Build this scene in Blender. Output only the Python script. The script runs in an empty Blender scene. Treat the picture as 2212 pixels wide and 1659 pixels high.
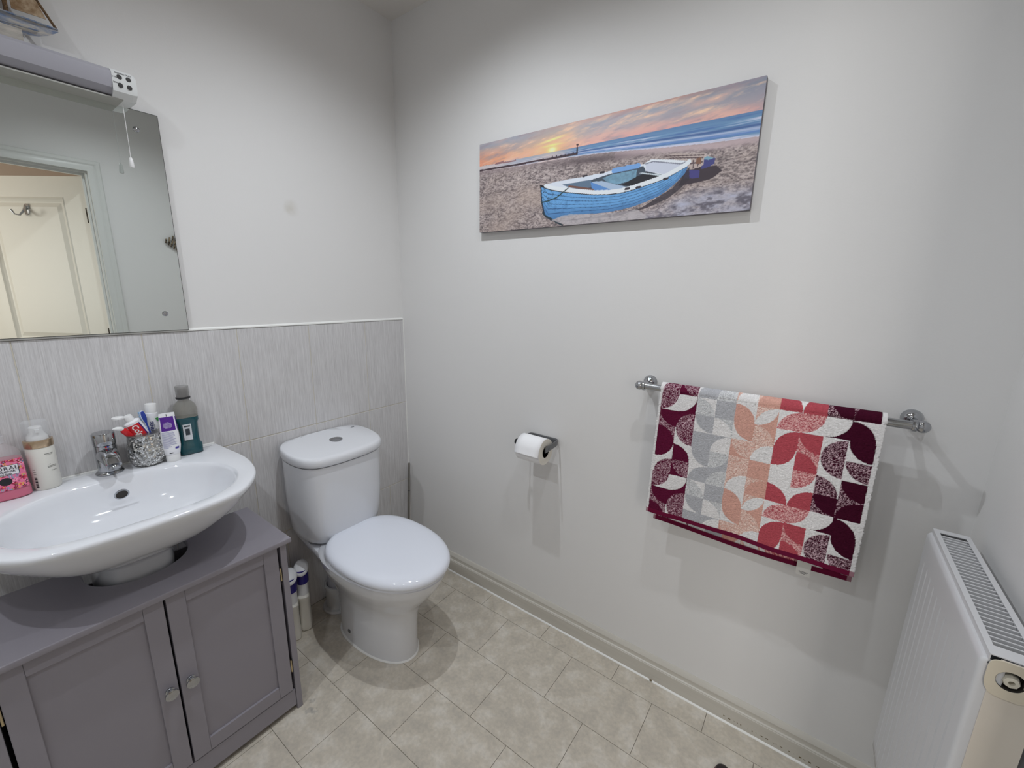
import bpy, bmesh, math, random
import numpy as np
from mathutils import Vector, Matrix
S = bpy.context.scene
COL = S.collection
PI = math.pi
rng = np.random.default_rng(7)
random.seed(5)

# ------------------------------------------------------------------ camera
def camera():
    cd = bpy.data.cameras.new('camera')
    cd.sensor_fit = 'HORIZONTAL'; cd.sensor_width = 36.0
    cd.lens = 36.0 * 907.1526 / 2212.0
    cd.clip_start = 0.02
    co = bpy.data.objects.new('camera', cd); COL.objects.link(co)
    yaw, pitch, roll = -0.629829, -0.218645, 0.0190763
    f = Vector((math.cos(pitch)*math.sin(yaw), math.cos(pitch)*math.cos(yaw), math.sin(pitch)))
    rt = Vector((math.cos(yaw), -math.sin(yaw), 0)); up = rt.cross(f)
    c, s = math.cos(roll), math.sin(roll)
    r2 = c*rt + s*up; u2 = -s*rt + c*up
    M = Matrix((( r2.x, u2.x, -f.x, 1.59810), (r2.y, u2.y, -f.y, -1.31015), (r2.z, u2.z, -f.z, 1.34), (0,0,0,1)))
    co.matrix_world = M
    S.camera = co
camera()

# ------------------------------------------------------------------ world, lamps, exposure
W = bpy.data.worlds.new('world'); S.world = W; W.use_nodes = True
W.node_tree.nodes['Background'].inputs[0].default_value = (0.75, 0.8, 0.9, 1)
W.node_tree.nodes['Background'].inputs[1].default_value = 0.4
S.view_settings.view_transform = 'Standard'; S.view_settings.look = 'None'
S.view_settings.gamma = 1.0; S.view_settings.use_curve_mapping = False
S.view_settings.exposure = 0.0
CEIL = 2.41
SPOTS = [((1.38, -0.62), 15), ((0.72, -0.61), 32), ((1.38, -1.72), 14), ((0.72, -1.72), 27)]
def lamps():
    for (x, y), e in SPOTS:
        l = bpy.data.lights.new('downlight_lamp', 'SPOT'); l.energy = e
        l.color = (0.905, 0.95, 1.0); l.spot_size = math.radians(150); l.spot_blend = 1.0
        l.shadow_soft_size = 0.013
        o = bpy.data.objects.new('downlight_lamp', l); COL.objects.link(o); o.location = (x, y, CEIL-0.012)
    # daylight reaching the landing beyond the door
    l = bpy.data.lights.new('landing_window_light', 'AREA'); l.energy = 20; l.color = (1.0, 0.97, 0.92)
    l.shape = 'RECTANGLE'; l.size = 0.8; l.size_y = 1.1
    o = bpy.data.objects.new('landing_window_light', l); COL.objects.link(o)
    o.location = (2.75, -2.72, 1.45); o.rotation_euler = (math.radians(90), 0, 0)
    d = Vector((-0.15, 1.0, -0.15)); o.rotation_euler = d.to_track_quat('-Z', 'Y').to_euler()
lamps()

# ------------------------------------------------------------------ helpers
def s2l(c): 
    c = np.asarray(c, float)
    return np.where(c <= 0.04045, c/12.92, ((c+0.055)/1.055)**2.4)
def hx(r, g, b): return tuple(s2l(np.array([r, g, b])/255.0))
MATS = {}
def mat(name, col=(.8,.8,.8), rough=.5, metal=0, spec=.5, alpha=1, trans=0, ior=1.45, coat=0, emit=None, bump=None, noise=None, attr=None, sheen=0, sss=0):
    if name in MATS: return MATS[name]
    m = bpy.data.materials.new(name); m.use_nodes = True; nt = m.node_tree; b = nt.nodes['Principled BSDF']
    b.inputs['Base Color'].default_value = (*col, 1); b.inputs['Roughness'].default_value = rough
    b.inputs['Metallic'].default_value = metal; b.inputs['Specular IOR Level'].default_value = spec
    b.inputs['Alpha'].default_value = alpha; b.inputs['Transmission Weight'].default_value = trans
    b.inputs['IOR'].default_value = ior; b.inputs['Coat Weight'].default_value = coat
    b.inputs['Coat Roughness'].default_value = .05
    b.inputs['Sheen Weight'].default_value = sheen
    if emit: b.inputs['Emission Color'].default_value = (*emit[0], 1); b.inputs['Emission Strength'].default_value = emit[1]
    if noise:   # (scale xyz, colour 2, amount, detail)
        sc, c2, amt, det = noise
        tc = nt.nodes.new('ShaderNodeTexCoord'); mp = nt.nodes.new('ShaderNodeMapping'); mp.inputs['Scale'].default_value = sc
        nz = nt.nodes.new('ShaderNodeTexNoise'); nz.inputs['Detail'].default_value = det; nz.inputs['Scale'].default_value = 1
        nz.inputs['Roughness'].default_value = .65
        cr = nt.nodes.new('ShaderNodeValToRGB'); cr.color_ramp.elements[0].position = .5-amt; cr.color_ramp.elements[1].position = .5+amt
        cr.color_ramp.elements[0].color = (*col, 1); cr.color_ramp.elements[1].color = (*c2, 1)
        nt.links.new(tc.outputs['Object'], mp.inputs[0]); nt.links.new(mp.outputs[0], nz.inputs[0])
        nt.links.new(nz.outputs['Fac'], cr.inputs[0]); nt.links.new(cr.outputs[0], b.inputs['Base Color'])
    if attr:
        at = nt.nodes.new('ShaderNodeAttribute'); at.attribute_name = attr
        nt.links.new(at.outputs['Color'], b.inputs['Base Color'])
    if bump:    # (scale xyz, strength, distance)
        sc, st, di = bump
        tc = nt.nodes.new('ShaderNodeTexCoord'); mp = nt.nodes.new('ShaderNodeMapping'); mp.inputs['Scale'].default_value = sc
        nz = nt.nodes.new('ShaderNodeTexNoise'); nz.inputs['Scale'].default_value = 1; nz.inputs['Detail'].default_value = 4
        bp = nt.nodes.new('ShaderNodeBump'); bp.inputs['Strength'].default_value = st; bp.inputs['Distance'].default_value = di
        nt.links.new(tc.outputs['Object'], mp.inputs[0]); nt.links.new(mp.outputs[0], nz.inputs[0])
        nt.links.new(nz.outputs['Fac'], bp.inputs['Height']); nt.links.new(bp.outputs[0], b.inputs['Normal'])
    MATS[name] = m
    return m

class MB:
    def __init__(s): s.v = []; s.f = []
    def add(s, v, f):
        k = len(s.v); s.v += [tuple(map(float, p)) for p in v]; s.f += [[i+k for i in q] for q in f]; return s
    def box(s, x0, x1, y0, y1, z0, z1, bev=0, seg=2):
        if bev <= 0:
            v = [(x0,y0,z0),(x1,y0,z0),(x1,y1,z0),(x0,y1,z0),(x0,y0,z1),(x1,y0,z1),(x1,y1,z1),(x0,y1,z1)]
            return s.add(v, [(0,3,2,1),(4,5,6,7),(0,1,5,4),(1,2,6,5),(2,3,7,6),(3,0,4,7)])
        bm = bmesh.new(); bmesh.ops.create_cube(bm, size=1)
        for v in bm.verts:
            v.co = Vector(((x0+x1)/2+v.co.x*(x1-x0), (y0+y1)/2+v.co.y*(y1-y0), (z0+z1)/2+v.co.z*(z1-z0)))
        bmesh.ops.bevel(bm, geom=bm.edges[:], offset=bev, segments=seg, affect='EDGES', profile=.5)
        bm.verts.index_update()
        s.add([v.co[:] for v in bm.verts], [[v.index for v in f.verts] for f in bm.faces]); bm.free(); return s
    def loft(s, rings, cap0=True, cap1=True, closed=True):
        n = len(rings[0]); v = [p for r in rings for p in r]; f = []
        m = n if closed else n-1
        for i in range(len(rings)-1):
            for j in range(m):
                a, b = i*n+j, i*n+(j+1) % n
                f.append((a, b, b+n, a+n))
        if cap0: f.append(tuple(reversed(range(n))))
        if cap1: f.append(tuple(range((len(rings)-1)*n, len(rings)*n)))
        return s.add(v, f)
    def lathe(s, prof, c=(0,0,0), axis='z', n=32, M=None):
        rings = []
        for r, h in prof:
            ring = []
            for k in range(n):
                a = 2*PI*k/n; p = (r*math.cos(a), r*math.sin(a), h)
                if axis == 'x': p = (p[2], p[0], p[1])
                elif axis == 'y': p = (p[1], p[2], p[0])
                if M is not None: p = tuple(M @ Vector(p))
                ring.append((p[0]+c[0], p[1]+c[1], p[2]+c[2]))
            rings.append(ring)
        return s.loft(rings)
    def tube(s, pts, r, n=12, caps=True):
        pts = [Vector(p) for p in pts]; rs = r if isinstance(r, (list, tuple)) else [r]*len(pts)
        rings = []; up = Vector((0,0,1))
        for i, p in enumerate(pts):
            t = (pts[min(i+1, len(pts)-1)] - pts[max(i-1, 0)]).normalized()
            if i == 0:
                a = t.cross(Vector((0,0,1)) if abs(t.z) < .9 else Vector((1,0,0))).normalized()
            else:
                a = (a - t*a.dot(t)).normalized()
            b = t.cross(a)
            rings.append([tuple(p + rs[i]*(math.cos(2*PI*k/n)*a + math.sin(2*PI*k/n)*b)) for k in range(n)])
        return s.loft(rings, caps, caps)
    def prism(s, poly, axis, a, b):   # poly in the other two coordinates, extruded along axis
        def P(u, v, w): return {'x': (w,u,v), 'y': (u,w,v), 'z': (u,v,w)}[axis]
        n = len(poly); v = [P(*p, a) for p in poly] + [P(*p, b) for p in poly]
        f = [tuple(range(n)), tuple(reversed(range(n, 2*n)))] + [(i, i+n, (i+1) % n+n, (i+1) % n) for i in range(n)]
        return s.add(v, f)
    def xf(s, M, k=0):
        for i in range(k, len(s.v)): s.v[i] = tuple(M @ Vector(s.v[i]))
        return s
    def build(s, name, material, parent=None, smooth=None, colors=None, fix=True):
        me = bpy.data.meshes.new(name); me.from_pydata(s.v, [], s.f)
        if fix:
            bm = bmesh.new(); bm.from_mesh(me); bmesh.ops.recalc_face_normals(bm, faces=bm.faces); bm.to_mesh(me); bm.free()
        me.materials.append(material)
        if smooth is not None:
            me.shade_smooth(); me.set_sharp_from_angle(angle=math.radians(smooth))
        if colors is not None:
            at = me.color_attributes.new('paint', 'FLOAT_COLOR', 'POINT')
            c = np.ones((len(s.v), 4), np.float32); c[:, :3] = colors; at.data.foreach_set('color', c.ravel())
        o = bpy.data.objects.new(name, me); COL.objects.link(o)
        if parent is not None:
            o.parent = parent
            o.matrix_parent_inverse = parent.matrix_basis.inverted()
        return o
def tag(o, label=None, cat=None, group=None, kind=None):
    if label: o['label'] = label
    if cat: o['category'] = cat
    if group: o['group'] = group
    if kind: o['kind'] = kind
    return o
def thing(name, label, cat, loc=(0,0,0), group=None):
    o = bpy.data.objects.new(name, None); COL.objects.link(o); o.location = loc
    o.empty_display_size = .05
    return tag(o, label, cat, group)
def struct(o): o['kind'] = 'structure'; return o
def text_part(name, body, size, M, material, parent, depth=.0003, bend=None, align='CENTER', space=1.0, bold=0.0):
    cu = bpy.data.curves.new('lettering', 'FONT'); cu.body = body; cu.size = size; cu.align_x = align; cu.align_y = 'CENTER'
    cu.extrude = depth; cu.space_character = space; cu.offset = bold
    to = bpy.data.objects.new('lettering', cu); COL.objects.link(to)
    dg = bpy.context.evaluated_depsgraph_get(); dg.update()
    me = bpy.data.meshes.new_from_object(to.evaluated_get(dg))
    COL.objects.unlink(to); bpy.data.objects.remove(to)
    for v in me.vertices:
        p = v.co.copy()
        if bend: p = bend(p)
        v.co = M @ p
    me.materials.clear(); me.materials.append(material); me.name = name
    o = bpy.data.objects.new(name, me); COL.objects.link(o); o.parent = parent
    o.matrix_parent_inverse = parent.matrix_basis.inverted()
    return o
def frame(origin, right, up):
    r = Vector(right).normalized(); u = Vector(up); u = (u - r*u.dot(r)).normalized(); n = r.cross(u)
    o = Vector(origin)
    return Matrix(((r.x,u.x,n.x,o.x),(r.y,u.y,n.y,o.y),(r.z,u.z,n.z,o.z),(0,0,0,1)))
def catmull(P, n=8, closed=False):
    P = [np.array(p, float) for p in P]; out = []; m = len(P)
    for i in range(m if closed else m-1):
        if closed: a, b, c, d = P[i-1], P[i], P[(i+1) % m], P[(i+2) % m]
        else: a, b, c, d = P[max(i-1,0)], P[i], P[i+1], P[min(i+2,m-1)]
        for k in range(n):
            t = k/n; out.append(.5*((2*b)+(c-a)*t+(2*a-5*b+4*c-d)*t*t+(3*b-a-3*c+d)*t**3))
    if not closed: out.append(P[-1])
    return out
def polar(poly, c, th):     # radius of polygon outline around c at each angle
    P = np.array(poly) - np.array(c); r = []
    for t in th:
        d = np.array([math.cos(t), math.sin(t)]); best = 0
        for i in range(len(P)):
            a, b = P[i], P[(i+1) % len(P)]; e = b-a; den = d[0]*e[1]-d[1]*e[0]
            if abs(den) < 1e-12: continue
            s = (a[0]*e[1]-a[1]*e[0])/den; q = (a[0]*d[1]-a[1]*d[0])/den
            if s > 0 and -1e-6 <= q <= 1+1e-6: best = max(best, s)
        r.append(best)
    return np.array(r)

# ------------------------------------------------------------------ materials
wall_m = mat('painted plaster', hx(228,227,226), .75, bump=((220,220,220), .12, .0012), spec=.3)
white_gloss = mat('white satin woodwork', hx(205,203,197), .4)
ceramic = mat('vitreous china', hx(226,228,233), .07, coat=.5)
seat_m = mat('thermoset seat plastic', hx(232,236,246), .07, coat=.5)
chrome = mat('chrome', (.43,.44,.46), .09, 1)
brushed = mat('brushed steel', (.36,.35,.33), .3, 1)
dark_steel = mat('satin dark steel', (.16,.165,.18), .35, .8)
black = mat('black void', (.006,.006,.007), .6)
grey_paint = mat('grey cabinet paint', hx(143,139,147), .42, bump=((260,260,60), .06, .0006))
white_plastic = mat('white plastic', hx(232,232,232), .35)
rad_m = mat('radiator enamel', hx(210,210,212), .32)
cream_m = mat('aged cream enamel', hx(220,211,198), .35)
grout_m = mat('grout', hx(212,206,192), .8)
caulk = mat('white silicone', hx(238,238,235), .4)
ink = mat('printed ink', (.03,.03,.035), .6)

# ------------------------------------------------------------------ room shell
XR, YF = 1.938, -2.35
struct(MB().box(-.12, -.006, YF-.1, .12, 1.2, 2.55).box(-.12, -.0085, YF-.1, .12, -.1, 1.2).build('wall_left', None or wall_m))
wall_left = bpy.data.objects['wall_left']
# smudge on the plaster above the toilet is part of the wall paint: its own material copy
def wall_stain():
    m = wall_m.copy(); m.name = 'painted plaster smudged'; nt = m.node_tree; b = nt.nodes['Principled BSDF']
    g = nt.nodes.new('ShaderNodeNewGeometry'); ns = nt.nodes.new('ShaderNodeVectorMath'); ns.operation = 'SUBTRACT'
    ns.inputs[1].default_value = (0, -.484, 1.614)
    ln = nt.nodes.new('ShaderNodeVectorMath'); ln.operation = 'LENGTH'
    nz = nt.nodes.new('ShaderNodeTexNoise'); nz.inputs['Scale'].default_value = 30
    ad = nt.nodes.new('ShaderNodeMath'); ad.operation = 'MULTIPLY_ADD'; ad.inputs[1].default_value = .03; 
    mr = nt.nodes.new('ShaderNodeMapRange'); mr.inputs[1].default_value = .012; mr.inputs[2].default_value = .05
    mr.inputs[3].default_value = .42; mr.inputs[4].default_value = 0; mr.interpolation_type = 'SMOOTHSTEP'
    mx = nt.nodes.new('ShaderNodeMix'); mx.data_type = 'RGBA'
    mx.inputs[6].default_value = (*hx(228,227,226), 1); mx.inputs[7].default_value = (*hx(176,168,146), 1)
    L = nt.links
    L.new(g.outputs['Position'], ns.inputs[0]); L.new(ns.outputs[0], ln.inputs[0]); L.new(g.outputs['Position'], nz.inputs[0])
    L.new(nz.outputs['Fac'], ad.inputs[0]); L.new(ln.outputs['Value'], ad.inputs[2]); L.new(ad.outputs[0], mr.inputs[0])
    L.new(mr.outputs[0], mx.inputs[0]); L.new(mx.outputs[2], b.inputs['Base Color'])
    wall_left.data.materials[0] = m
wall_stain()
struct(MB().box(-.12, XR+.1, 0, .12, -.1, 2.55).build('wall_back', wall_m))
# right wall with door opening y -1.417..-.655
D0, D1, DZ = -1.423, -.652, 1.965
struct(MB().box(XR, XR+.1, D1, .12, -.1, 2.55).box(XR, XR+.1, YF-.1, D0, -.1, 2.55).box(XR, XR+.1, D0, D1, DZ, 2.55).build('wall_right', wall_m))
struct(MB().box(-.12, XR+.1, YF-.1, YF, -.1, 2.55).build('wall_front', wall_m))
struct(MB().box(-.12, XR+.1, YF-.1, .12, CEIL, CEIL+.1).build('ceiling', mat('ceiling paint', hx(222,218,213), .8)))

# wall tiles 250 x 400 mm
def tile_mat():
    m = bpy.data.materials.new('streaked ceramic tile'); m.use_nodes = True; nt = m.node_tree; b = nt.nodes['Principled BSDF']; L = nt.links
    g = nt.nodes.new('ShaderNodeNewGeometry')
    def nz(sc, scale, det=6):
        mp = nt.nodes.new('ShaderNodeMapping'); mp.inputs['Scale'].default_value = sc
        n = nt.nodes.new('ShaderNodeTexNoise'); n.inputs['Scale'].default_value = scale; n.inputs['Detail'].default_value = det; n.inputs['Roughness'].default_value = .7
        L.new(g.outputs['Position'], mp.inputs[0]); L.new(mp.outputs[0], n.inputs[0]); return n
    a = nz((1, 150, 4.5), 1, 5); c = nz((1, 420, 14), 1, 3)
    mx = nt.nodes.new('ShaderNodeMix'); mx.inputs[0].default_value = .55; L.new(a.outputs['Fac'], mx.inputs[2]); L.new(c.outputs['Fac'], mx.inputs[3])
    cr = nt.nodes.new('ShaderNodeValToRGB'); e = cr.color_ramp.elements
    e[0].position = .36; e[0].color = (*hx(190,188,189), 1); e[1].position = .62; e[1].color = (*hx(220,219,220), 1)
    L.new(mx.outputs[0], cr.inputs[0]); L.new(cr.outputs[0], b.inputs['Base Color']); b.inputs['Roughness'].default_value = .35
    bp = nt.nodes.new('ShaderNodeBump'); bp.inputs['Strength'].default_value = .25; bp.inputs['Distance'].default_value = .001
    L.new(mx.outputs[0], bp.inputs['Height']); L.new(bp.outputs[0], b.inputs['Normal'])
    return m
tile_m = tile_mat()
ca_ = [0,-.12]+[-.12-.25*k for k in range(1,9)]+[YF]; cb_ = [0]+[-.21-.25*k for k in range(9)]+[YF]
rows = [(0, .3905, ca_), (.3925, .7955, cb_), (.7975, 1.196, cb_)]
MB().box(-.0085, -.0014, YF, 0, 0, 1.196).build('grout', grout_m, wall_left)
for z0, z1, ys in rows:
    for a, b in zip(ys[:-1], ys[1:]):
        MB().box(-.008, 0, b+.0012, a-.0012, z0+.0013, z1, .0007, 1).build('tile', tile_m, wall_left)
struct(MB().box(-.007, .0005, YF, 0, 1.196, 1.1975).build('trim_shadow', mat('painted shadow line', hx(120,118,112), .7)))  # solid grey strip, shade line under the tile-top bead put in as colour
struct(MB().add([(-.007,YF,1.1975),(.0012,YF,1.1975),(.0012,YF,1.2015),(-.006,YF,1.206),(-.007,0,1.1975),(.0012,0,1.1975),(.0012,0,1.2015),(-.006,0,1.206)],
    [(0,1,5,4),(1,2,6,5),(2,3,7,6),(0,4,7,3),(0,3,2,1),(4,5,6,7)]).build('trim_2', caulk))
struct(MB().box(-.001, .0028, -.0035, .0, 0, 1.2).build('trim_3', caulk))

# floor: 300 x 200 mm tiles
def floor_mat():
    m = bpy.data.materials.new('beige stone vinyl'); m.use_nodes = True; nt = m.node_tree; b = nt.nodes['Principled BSDF']; L = nt.links
    g = nt.nodes.new('ShaderNodeNewGeometry')
    n1 = nt.nodes.new('ShaderNodeTexNoise'); n1.inputs['Scale'].default_value = 15; n1.inputs['Detail'].default_value = 8; n1.inputs['Roughness'].default_value = .62
    n2 = nt.nodes.new('ShaderNodeTexNoise'); n2.inputs['Scale'].default_value = 90; n2.inputs['Detail'].default_value = 5
    L.new(g.outputs['Position'], n1.inputs[0]); L.new(g.outputs['Position'], n2.inputs[0])
    cr = nt.nodes.new('ShaderNodeValToRGB'); e = cr.color_ramp.elements
    e[0].position = .36; e[0].color = (*hx(192,185,173), 1); e[1].position = .64; e[1].color = (*hx(216,210,199), 1)
    k = cr.color_ramp.elements.new(.5); k.color = (*hx(203,195,181), 1)
    c2 = nt.nodes.new('ShaderNodeValToRGB'); e = c2.color_ramp.elements
    e[0].position = .3; e[0].color = (.86,.86,.86,1); e[1].position = .65; e[1].color = (1.04,1.03,1.02,1)
    mx = nt.nodes.new('ShaderNodeMix'); mx.data_type = 'RGBA'; mx.blend_type = 'MULTIPLY'; mx.inputs[0].default_value = .8
    L.new(n1.outputs['Fac'], cr.inputs[0]); L.new(n2.outputs['Fac'], c2.inputs[0]); L.new(cr.outputs[0], mx.inputs[6]); L.new(c2.outputs[0], mx.inputs[7])
    # scuff marks beside the cabinet foot
    out = mx.outputs[2]
    for (sx, sy, rad) in ((.415,-.775,.011), (.437,-.80,.016), (.452,-.79,.012)):
        vs = nt.nodes.new('ShaderNodeVectorMath'); vs.operation = 'SUBTRACT'; vs.inputs[1].default_value = (sx, sy, 0)
        ln = nt.nodes.new('ShaderNodeVectorMath'); ln.operation = 'LENGTH'
        ad = nt.nodes.new('ShaderNodeMath'); ad.operation = 'MULTIPLY_ADD'; ad.inputs[1].default_value = .03
        mr = nt.nodes.new('ShaderNodeMapRange'); mr.inputs[1].default_value = rad+.008; mr.inputs[2].default_value = rad+.013; mr.inputs[3].default_value = .3; mr.inputs[4].default_value = 0
        L.new(g.outputs['Position'], vs.inputs[0]); L.new(vs.outputs[0], ln.inputs[0]); L.new(n2.outputs['Fac'], ad.inputs[0]); L.new(ln.outputs['Value'], ad.inputs[2]); L.new(ad.outputs[0], mr.inputs[0])
        mq = nt.nodes.new('ShaderNodeMix'); mq.data_type = 'RGBA'; mq.inputs[7].default_value = (.2,.2,.21,1)
        L.new(mr.outputs[0], mq.inputs[0]); L.new(out, mq.inputs[6]); out = mq.outputs[2]
    L.new(out, b.inputs['Base Color']); b.inputs['Roughness'].default_value = .42
    bp = nt.nodes.new('ShaderNodeBump'); bp.inputs['Strength'].default_value = .12; bp.inputs['Distance'].default_value = .001
    L.new(n2.outputs['Fac'], bp.inputs['Height']); L.new(bp.outputs[0], b.inputs['Normal'])
    return m
floor_m = floor_mat()
floor = struct(MB().box(-.12, 4.0, -3.2, .12, -.1, -.0012).build('floor', mat('floor joint', hx(128,121,110), .8)))
rowx = [.275, .12, .265, .112, .26, .11, .26, .11, .26, .11, .26, .11, .26]
for j in range(13):
    y1 = 0 if j == 0 else -.1-.2*(j-1); y0 = -.1-.2*j
    y0 = max(y0, YF)
    xs = [0] + [rowx[j]+.3*k for k in range(-1, 8) if .005 < rowx[j]+.3*k < XR-.004] + [XR]
    for a, b in zip(xs[:-1], xs[1:]):
        g = .0008
        MB().add([(a+g,y0+g,0),(b-g,y0+g,0),(b-g,y1-g,0),(a+g,y1-g,0),(a+g,y0+g,-.0012),(b-g,y0+g,-.0012),(b-g,y1-g,-.0012),(a+g,y1-g,-.0012)],
                 [(0,1,2,3),(0,4,5,1),(1,5,6,2),(2,6,7,3),(3,7,4,0)]).build('tile', floor_m, floor)

# skirting, with its bead of sealant
skirt_m = mat('aged white skirting gloss', hx(196,192,183), .33, noise=((3,3,40), hx(205,201,192), .2, 3))
def skirt_prof(t=1.0): return [(0,0),(-.018*t,0),(-.018*t,.057),(-.0165*t,.0585),(-.0165*t,.061),(-.0125*t,.064),(-.0115*t,.071),(-.0125*t,.079),(-.0085*t,.088),(-.004*t,.094),(0,.094)]
m_ = MB(); m_.prism(skirt_prof(), 'x', .0, XR)
struct(m_.build('baseboard_back', skirt_m, smooth=25))
m_ = MB(); m_.prism([(XR+u, v) for u, v in skirt_prof()], 'y', D1+.07, -.018)
struct(m_.build('baseboard_right', skirt_m, smooth=25))
m_ = MB(); m_.prism([(-.0175,0),(-.0225,0),(-.0222,.002),(-.019,.005),(-.0175,.006)], 'x', .02, XR-.02)
struct(m_.build('trim_4', caulk))
m_ = MB()
for k in range(26):     # chips along the sealant and skirting foot
    x = 1.52 + .0135*k + random.uniform(-.004,.004); m_.box(x, x+random.uniform(.002,.007), -.0184, -.017, .018+random.uniform(0,.003), .0195+random.uniform(.0005,.003))
m_.box(1.285, 1.293, -.0232, -.0172, .0035, .0062)
m_.build('paint_chip', mat('bare chipped timber', hx(112,98,72), .8), bpy.data.objects['baseboard_back'])['kind'] = 'stuff'

# door frame, leaf and landing
frame_m = mat('white door frame gloss', hx(216,217,214), .35)
dt = struct(MB().build('door_1', frame_m)); 
arch = [(0,0),(-.006,0),(-.012,.006),(-.014,.02),(-.011,.028),(-.016,.04),(-.018,.056),(-.018,.062),(0,.062)]
m_ = MB()
def arch_ring(y_in, y_sign, z): return [(XR+u, y_in+y_sign*(.062-v), z) for u, v in arch]
A, B = D1-.004, D0+.004
r0 = [(XR+u, A+(.062-v), 0) for u, v in arch]; r1 = [(XR+u, A+(.062-v), DZ-.004+(.062-v)) for u, v in arch]
r2 = [(XR+u, B-(.062-v), DZ-.004+(.062-v)) for u, v in arch]; r3 = [(XR+u, B-(.062-v), 0) for u, v in arch]
m_.loft([r0, r1, r2, r3]); m_.build('architrave', frame_m, dt, smooth=25)
MB().box(XR, XR+.1, D1-.012, D1, 0, DZ).box(XR, XR+.1, D0, D0+.012, 0, DZ).box(XR, XR+.1, D0+.012, D1-.012, DZ-.012, DZ)\
    .box(XR+.028, XR+.05, D1-.024, D1-.012, 0, DZ-.012).box(XR+.028, XR+.05, D0+.012, D0+.024, 0, DZ-.012).box(XR+.028, XR+.05, D0+.024, D1-.024, DZ-.024, DZ-.012).build('lining', frame_m, dt)
hinge_m = mat('tarnished hinge', hx(70,62,54), .5, .6)
for z in (1.73, 1.02, .25):
    MB().box(XR+.055, XR+.096, D1-.0135, D1-.012, z-.04, z+.04).lathe([(.005,-.042),(.005,.042)], (XR+.098, D1-.017, z), n=10).build('hinge', hinge_m, dt)
# leaf: local s along width, n towards bathroom side
H = Vector((1.985+.045, -.668, 0)); dv = Vector((.83, -.56, 0)).normalized(); nv = Vector((-dv.y*-1, -dv.x*1, 0))
nv = Vector((-.56, -.83, 0)).normalized()
door_m = mat('cream white door', hx(226,222,212), .4)
leaf = MB(); LW, LT = .758, .035
MX = Matrix(((dv.x, nv.x, 0, H.x), (dv.y, nv.y, 0, H.y), (0,0,1,0), (0,0,0,1)))
for a, b, c, d in ((0,.13,.006,1.945),(.628,LW,.006,1.945),(.13,.628,.006,.22),(.13,.628,.80,.97),(.13,.628,1.80+.03,1.945)):
    leaf.box(a, b, -LT, 0, c, d)
leaf.box(.13,.628,-LT+.01,-.010,.2,1.85)
leaf.xf(MX); lf = leaf.build('door_leaf', door_m, dt)
for z0, z1 in ((.22,.80),(.97,1.83)):
    p = MB(); a, b = .13, .628
    def ring(i, h): return [(a+i, h, z0+i),(b-i, h, z0+i),(b-i, h, z1-i),(a+i, h, z1-i)]
    p.loft([ring(0,.0), ring(.006,.003), ring(.014,-.004), ring(.026,-.011), ring(.03,-.0105), ring(.055,-.003)], False, True)
    p.xf(MX).build('door_panel', door_m, lf)
hk = MB(); hc = MX @ Vector((.382, 0, 1.775))
hk.lathe([(.001,.0),(.014,0),(.014,.004),(.009,.007),(.001,.008)], n=20, M=Matrix.Rotation(-PI/2, 4, 'X')).xf(Matrix.Translation((.382,-.003,1.775)))
k0 = len(hk.v)
for sgn in (-1, 1):
    hk.tube([(.382,.004,1.775),(.382+sgn*.004,.012,1.755),(.382+sgn*.018,.020,1.735),(.382+sgn*.036,.026,1.738),(.382+sgn*.045,.03,1.757)], [.006,.005,.004,.0035,.005], 10)
hk.xf(MX @ Matrix.Translation((.372,0,1.775)) @ Matrix.Scale(1.25,4) @ Matrix.Translation((-.382,0,-1.775))).build('coat_hook', chrome, lf, smooth=40)
# landing
lw = mat('landing wall paint', hx(222,206,192), .8)
struct(MB().box(XR+.1, 4.0, .02, .1, -.05, 2.5).box(3.5, 3.6, -3.1, .1, -.05, 2.5).box(XR+.1, 4.0, -3.1, -3.0, -.05, 2.5).build('wall_landing', lw))
struct(MB().box(XR+.1, 3.6, -3.1, .1, 2.4, 2.5).build('ceiling_landing', lw))

# ceiling downlights
lens = mat('lamp lens', (1,1,1), .3, emit=((.93,.96,1), 6))
for i, ((x, y), e) in enumerate(SPOTS):
    t = thing('downlight', ('recessed white ceiling downlight ' + ['above the radiator side of the painting','above the toilet side of the painting','behind the camera on the door side','behind the camera on the basin side'][i]), 'downlight', (x, y, CEIL), 'recessed ceiling downlights')
    MB().lathe([(.030,-.001),(.030,-.004),(.043,-.004),(.045,-.001)], (x, y, CEIL), n=32).build('bezel', white_plastic, t, smooth=40)
    MB().lathe([(.001,-.002),(.029,-.002),(.029,0),(.001,0)], (x, y, CEIL), n=24).build('lens', lens, t)
exec_later = []

# ------------------------------------------------------------------ toilet
TC = -.463
def egg(xb, xf, w, z, n=64, pb=2.6, pf=2.1, cx=None, yc=TC):
    cx = (xb + (xf-xb)*.42) if cx is None else cx; pts = []
    for k in range(n):
        a = 2*PI*k/n; c, s = math.cos(a), math.sin(a)
        p = pf if c >= 0 else pb; L = (xf-cx) if c >= 0 else (cx-xb)
        pts.append((cx + L*math.copysign(abs(c)**(2/p), c), yc + w*math.copysign(abs(s)**(2/p), s), z))
    return pts
T = thing('toilet', 'white close-coupled toilet with closed lid in the corner', 'toilet', (.3, TC, 0))
pan = MB()
pan.loft([egg(.17,.546,.098,0), egg(.17,.546,.098,.05), egg(.168,.549,.099,.13), egg(.162,.558,.104,.19), egg(.155,.585,.122,.24), egg(.15,.63,.146,.29),
          egg(.145,.662,.165,.335), egg(.143,.678,.174,.365), egg(.143,.683,.176,.38), egg(.15,.676,.170,.386)])
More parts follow.
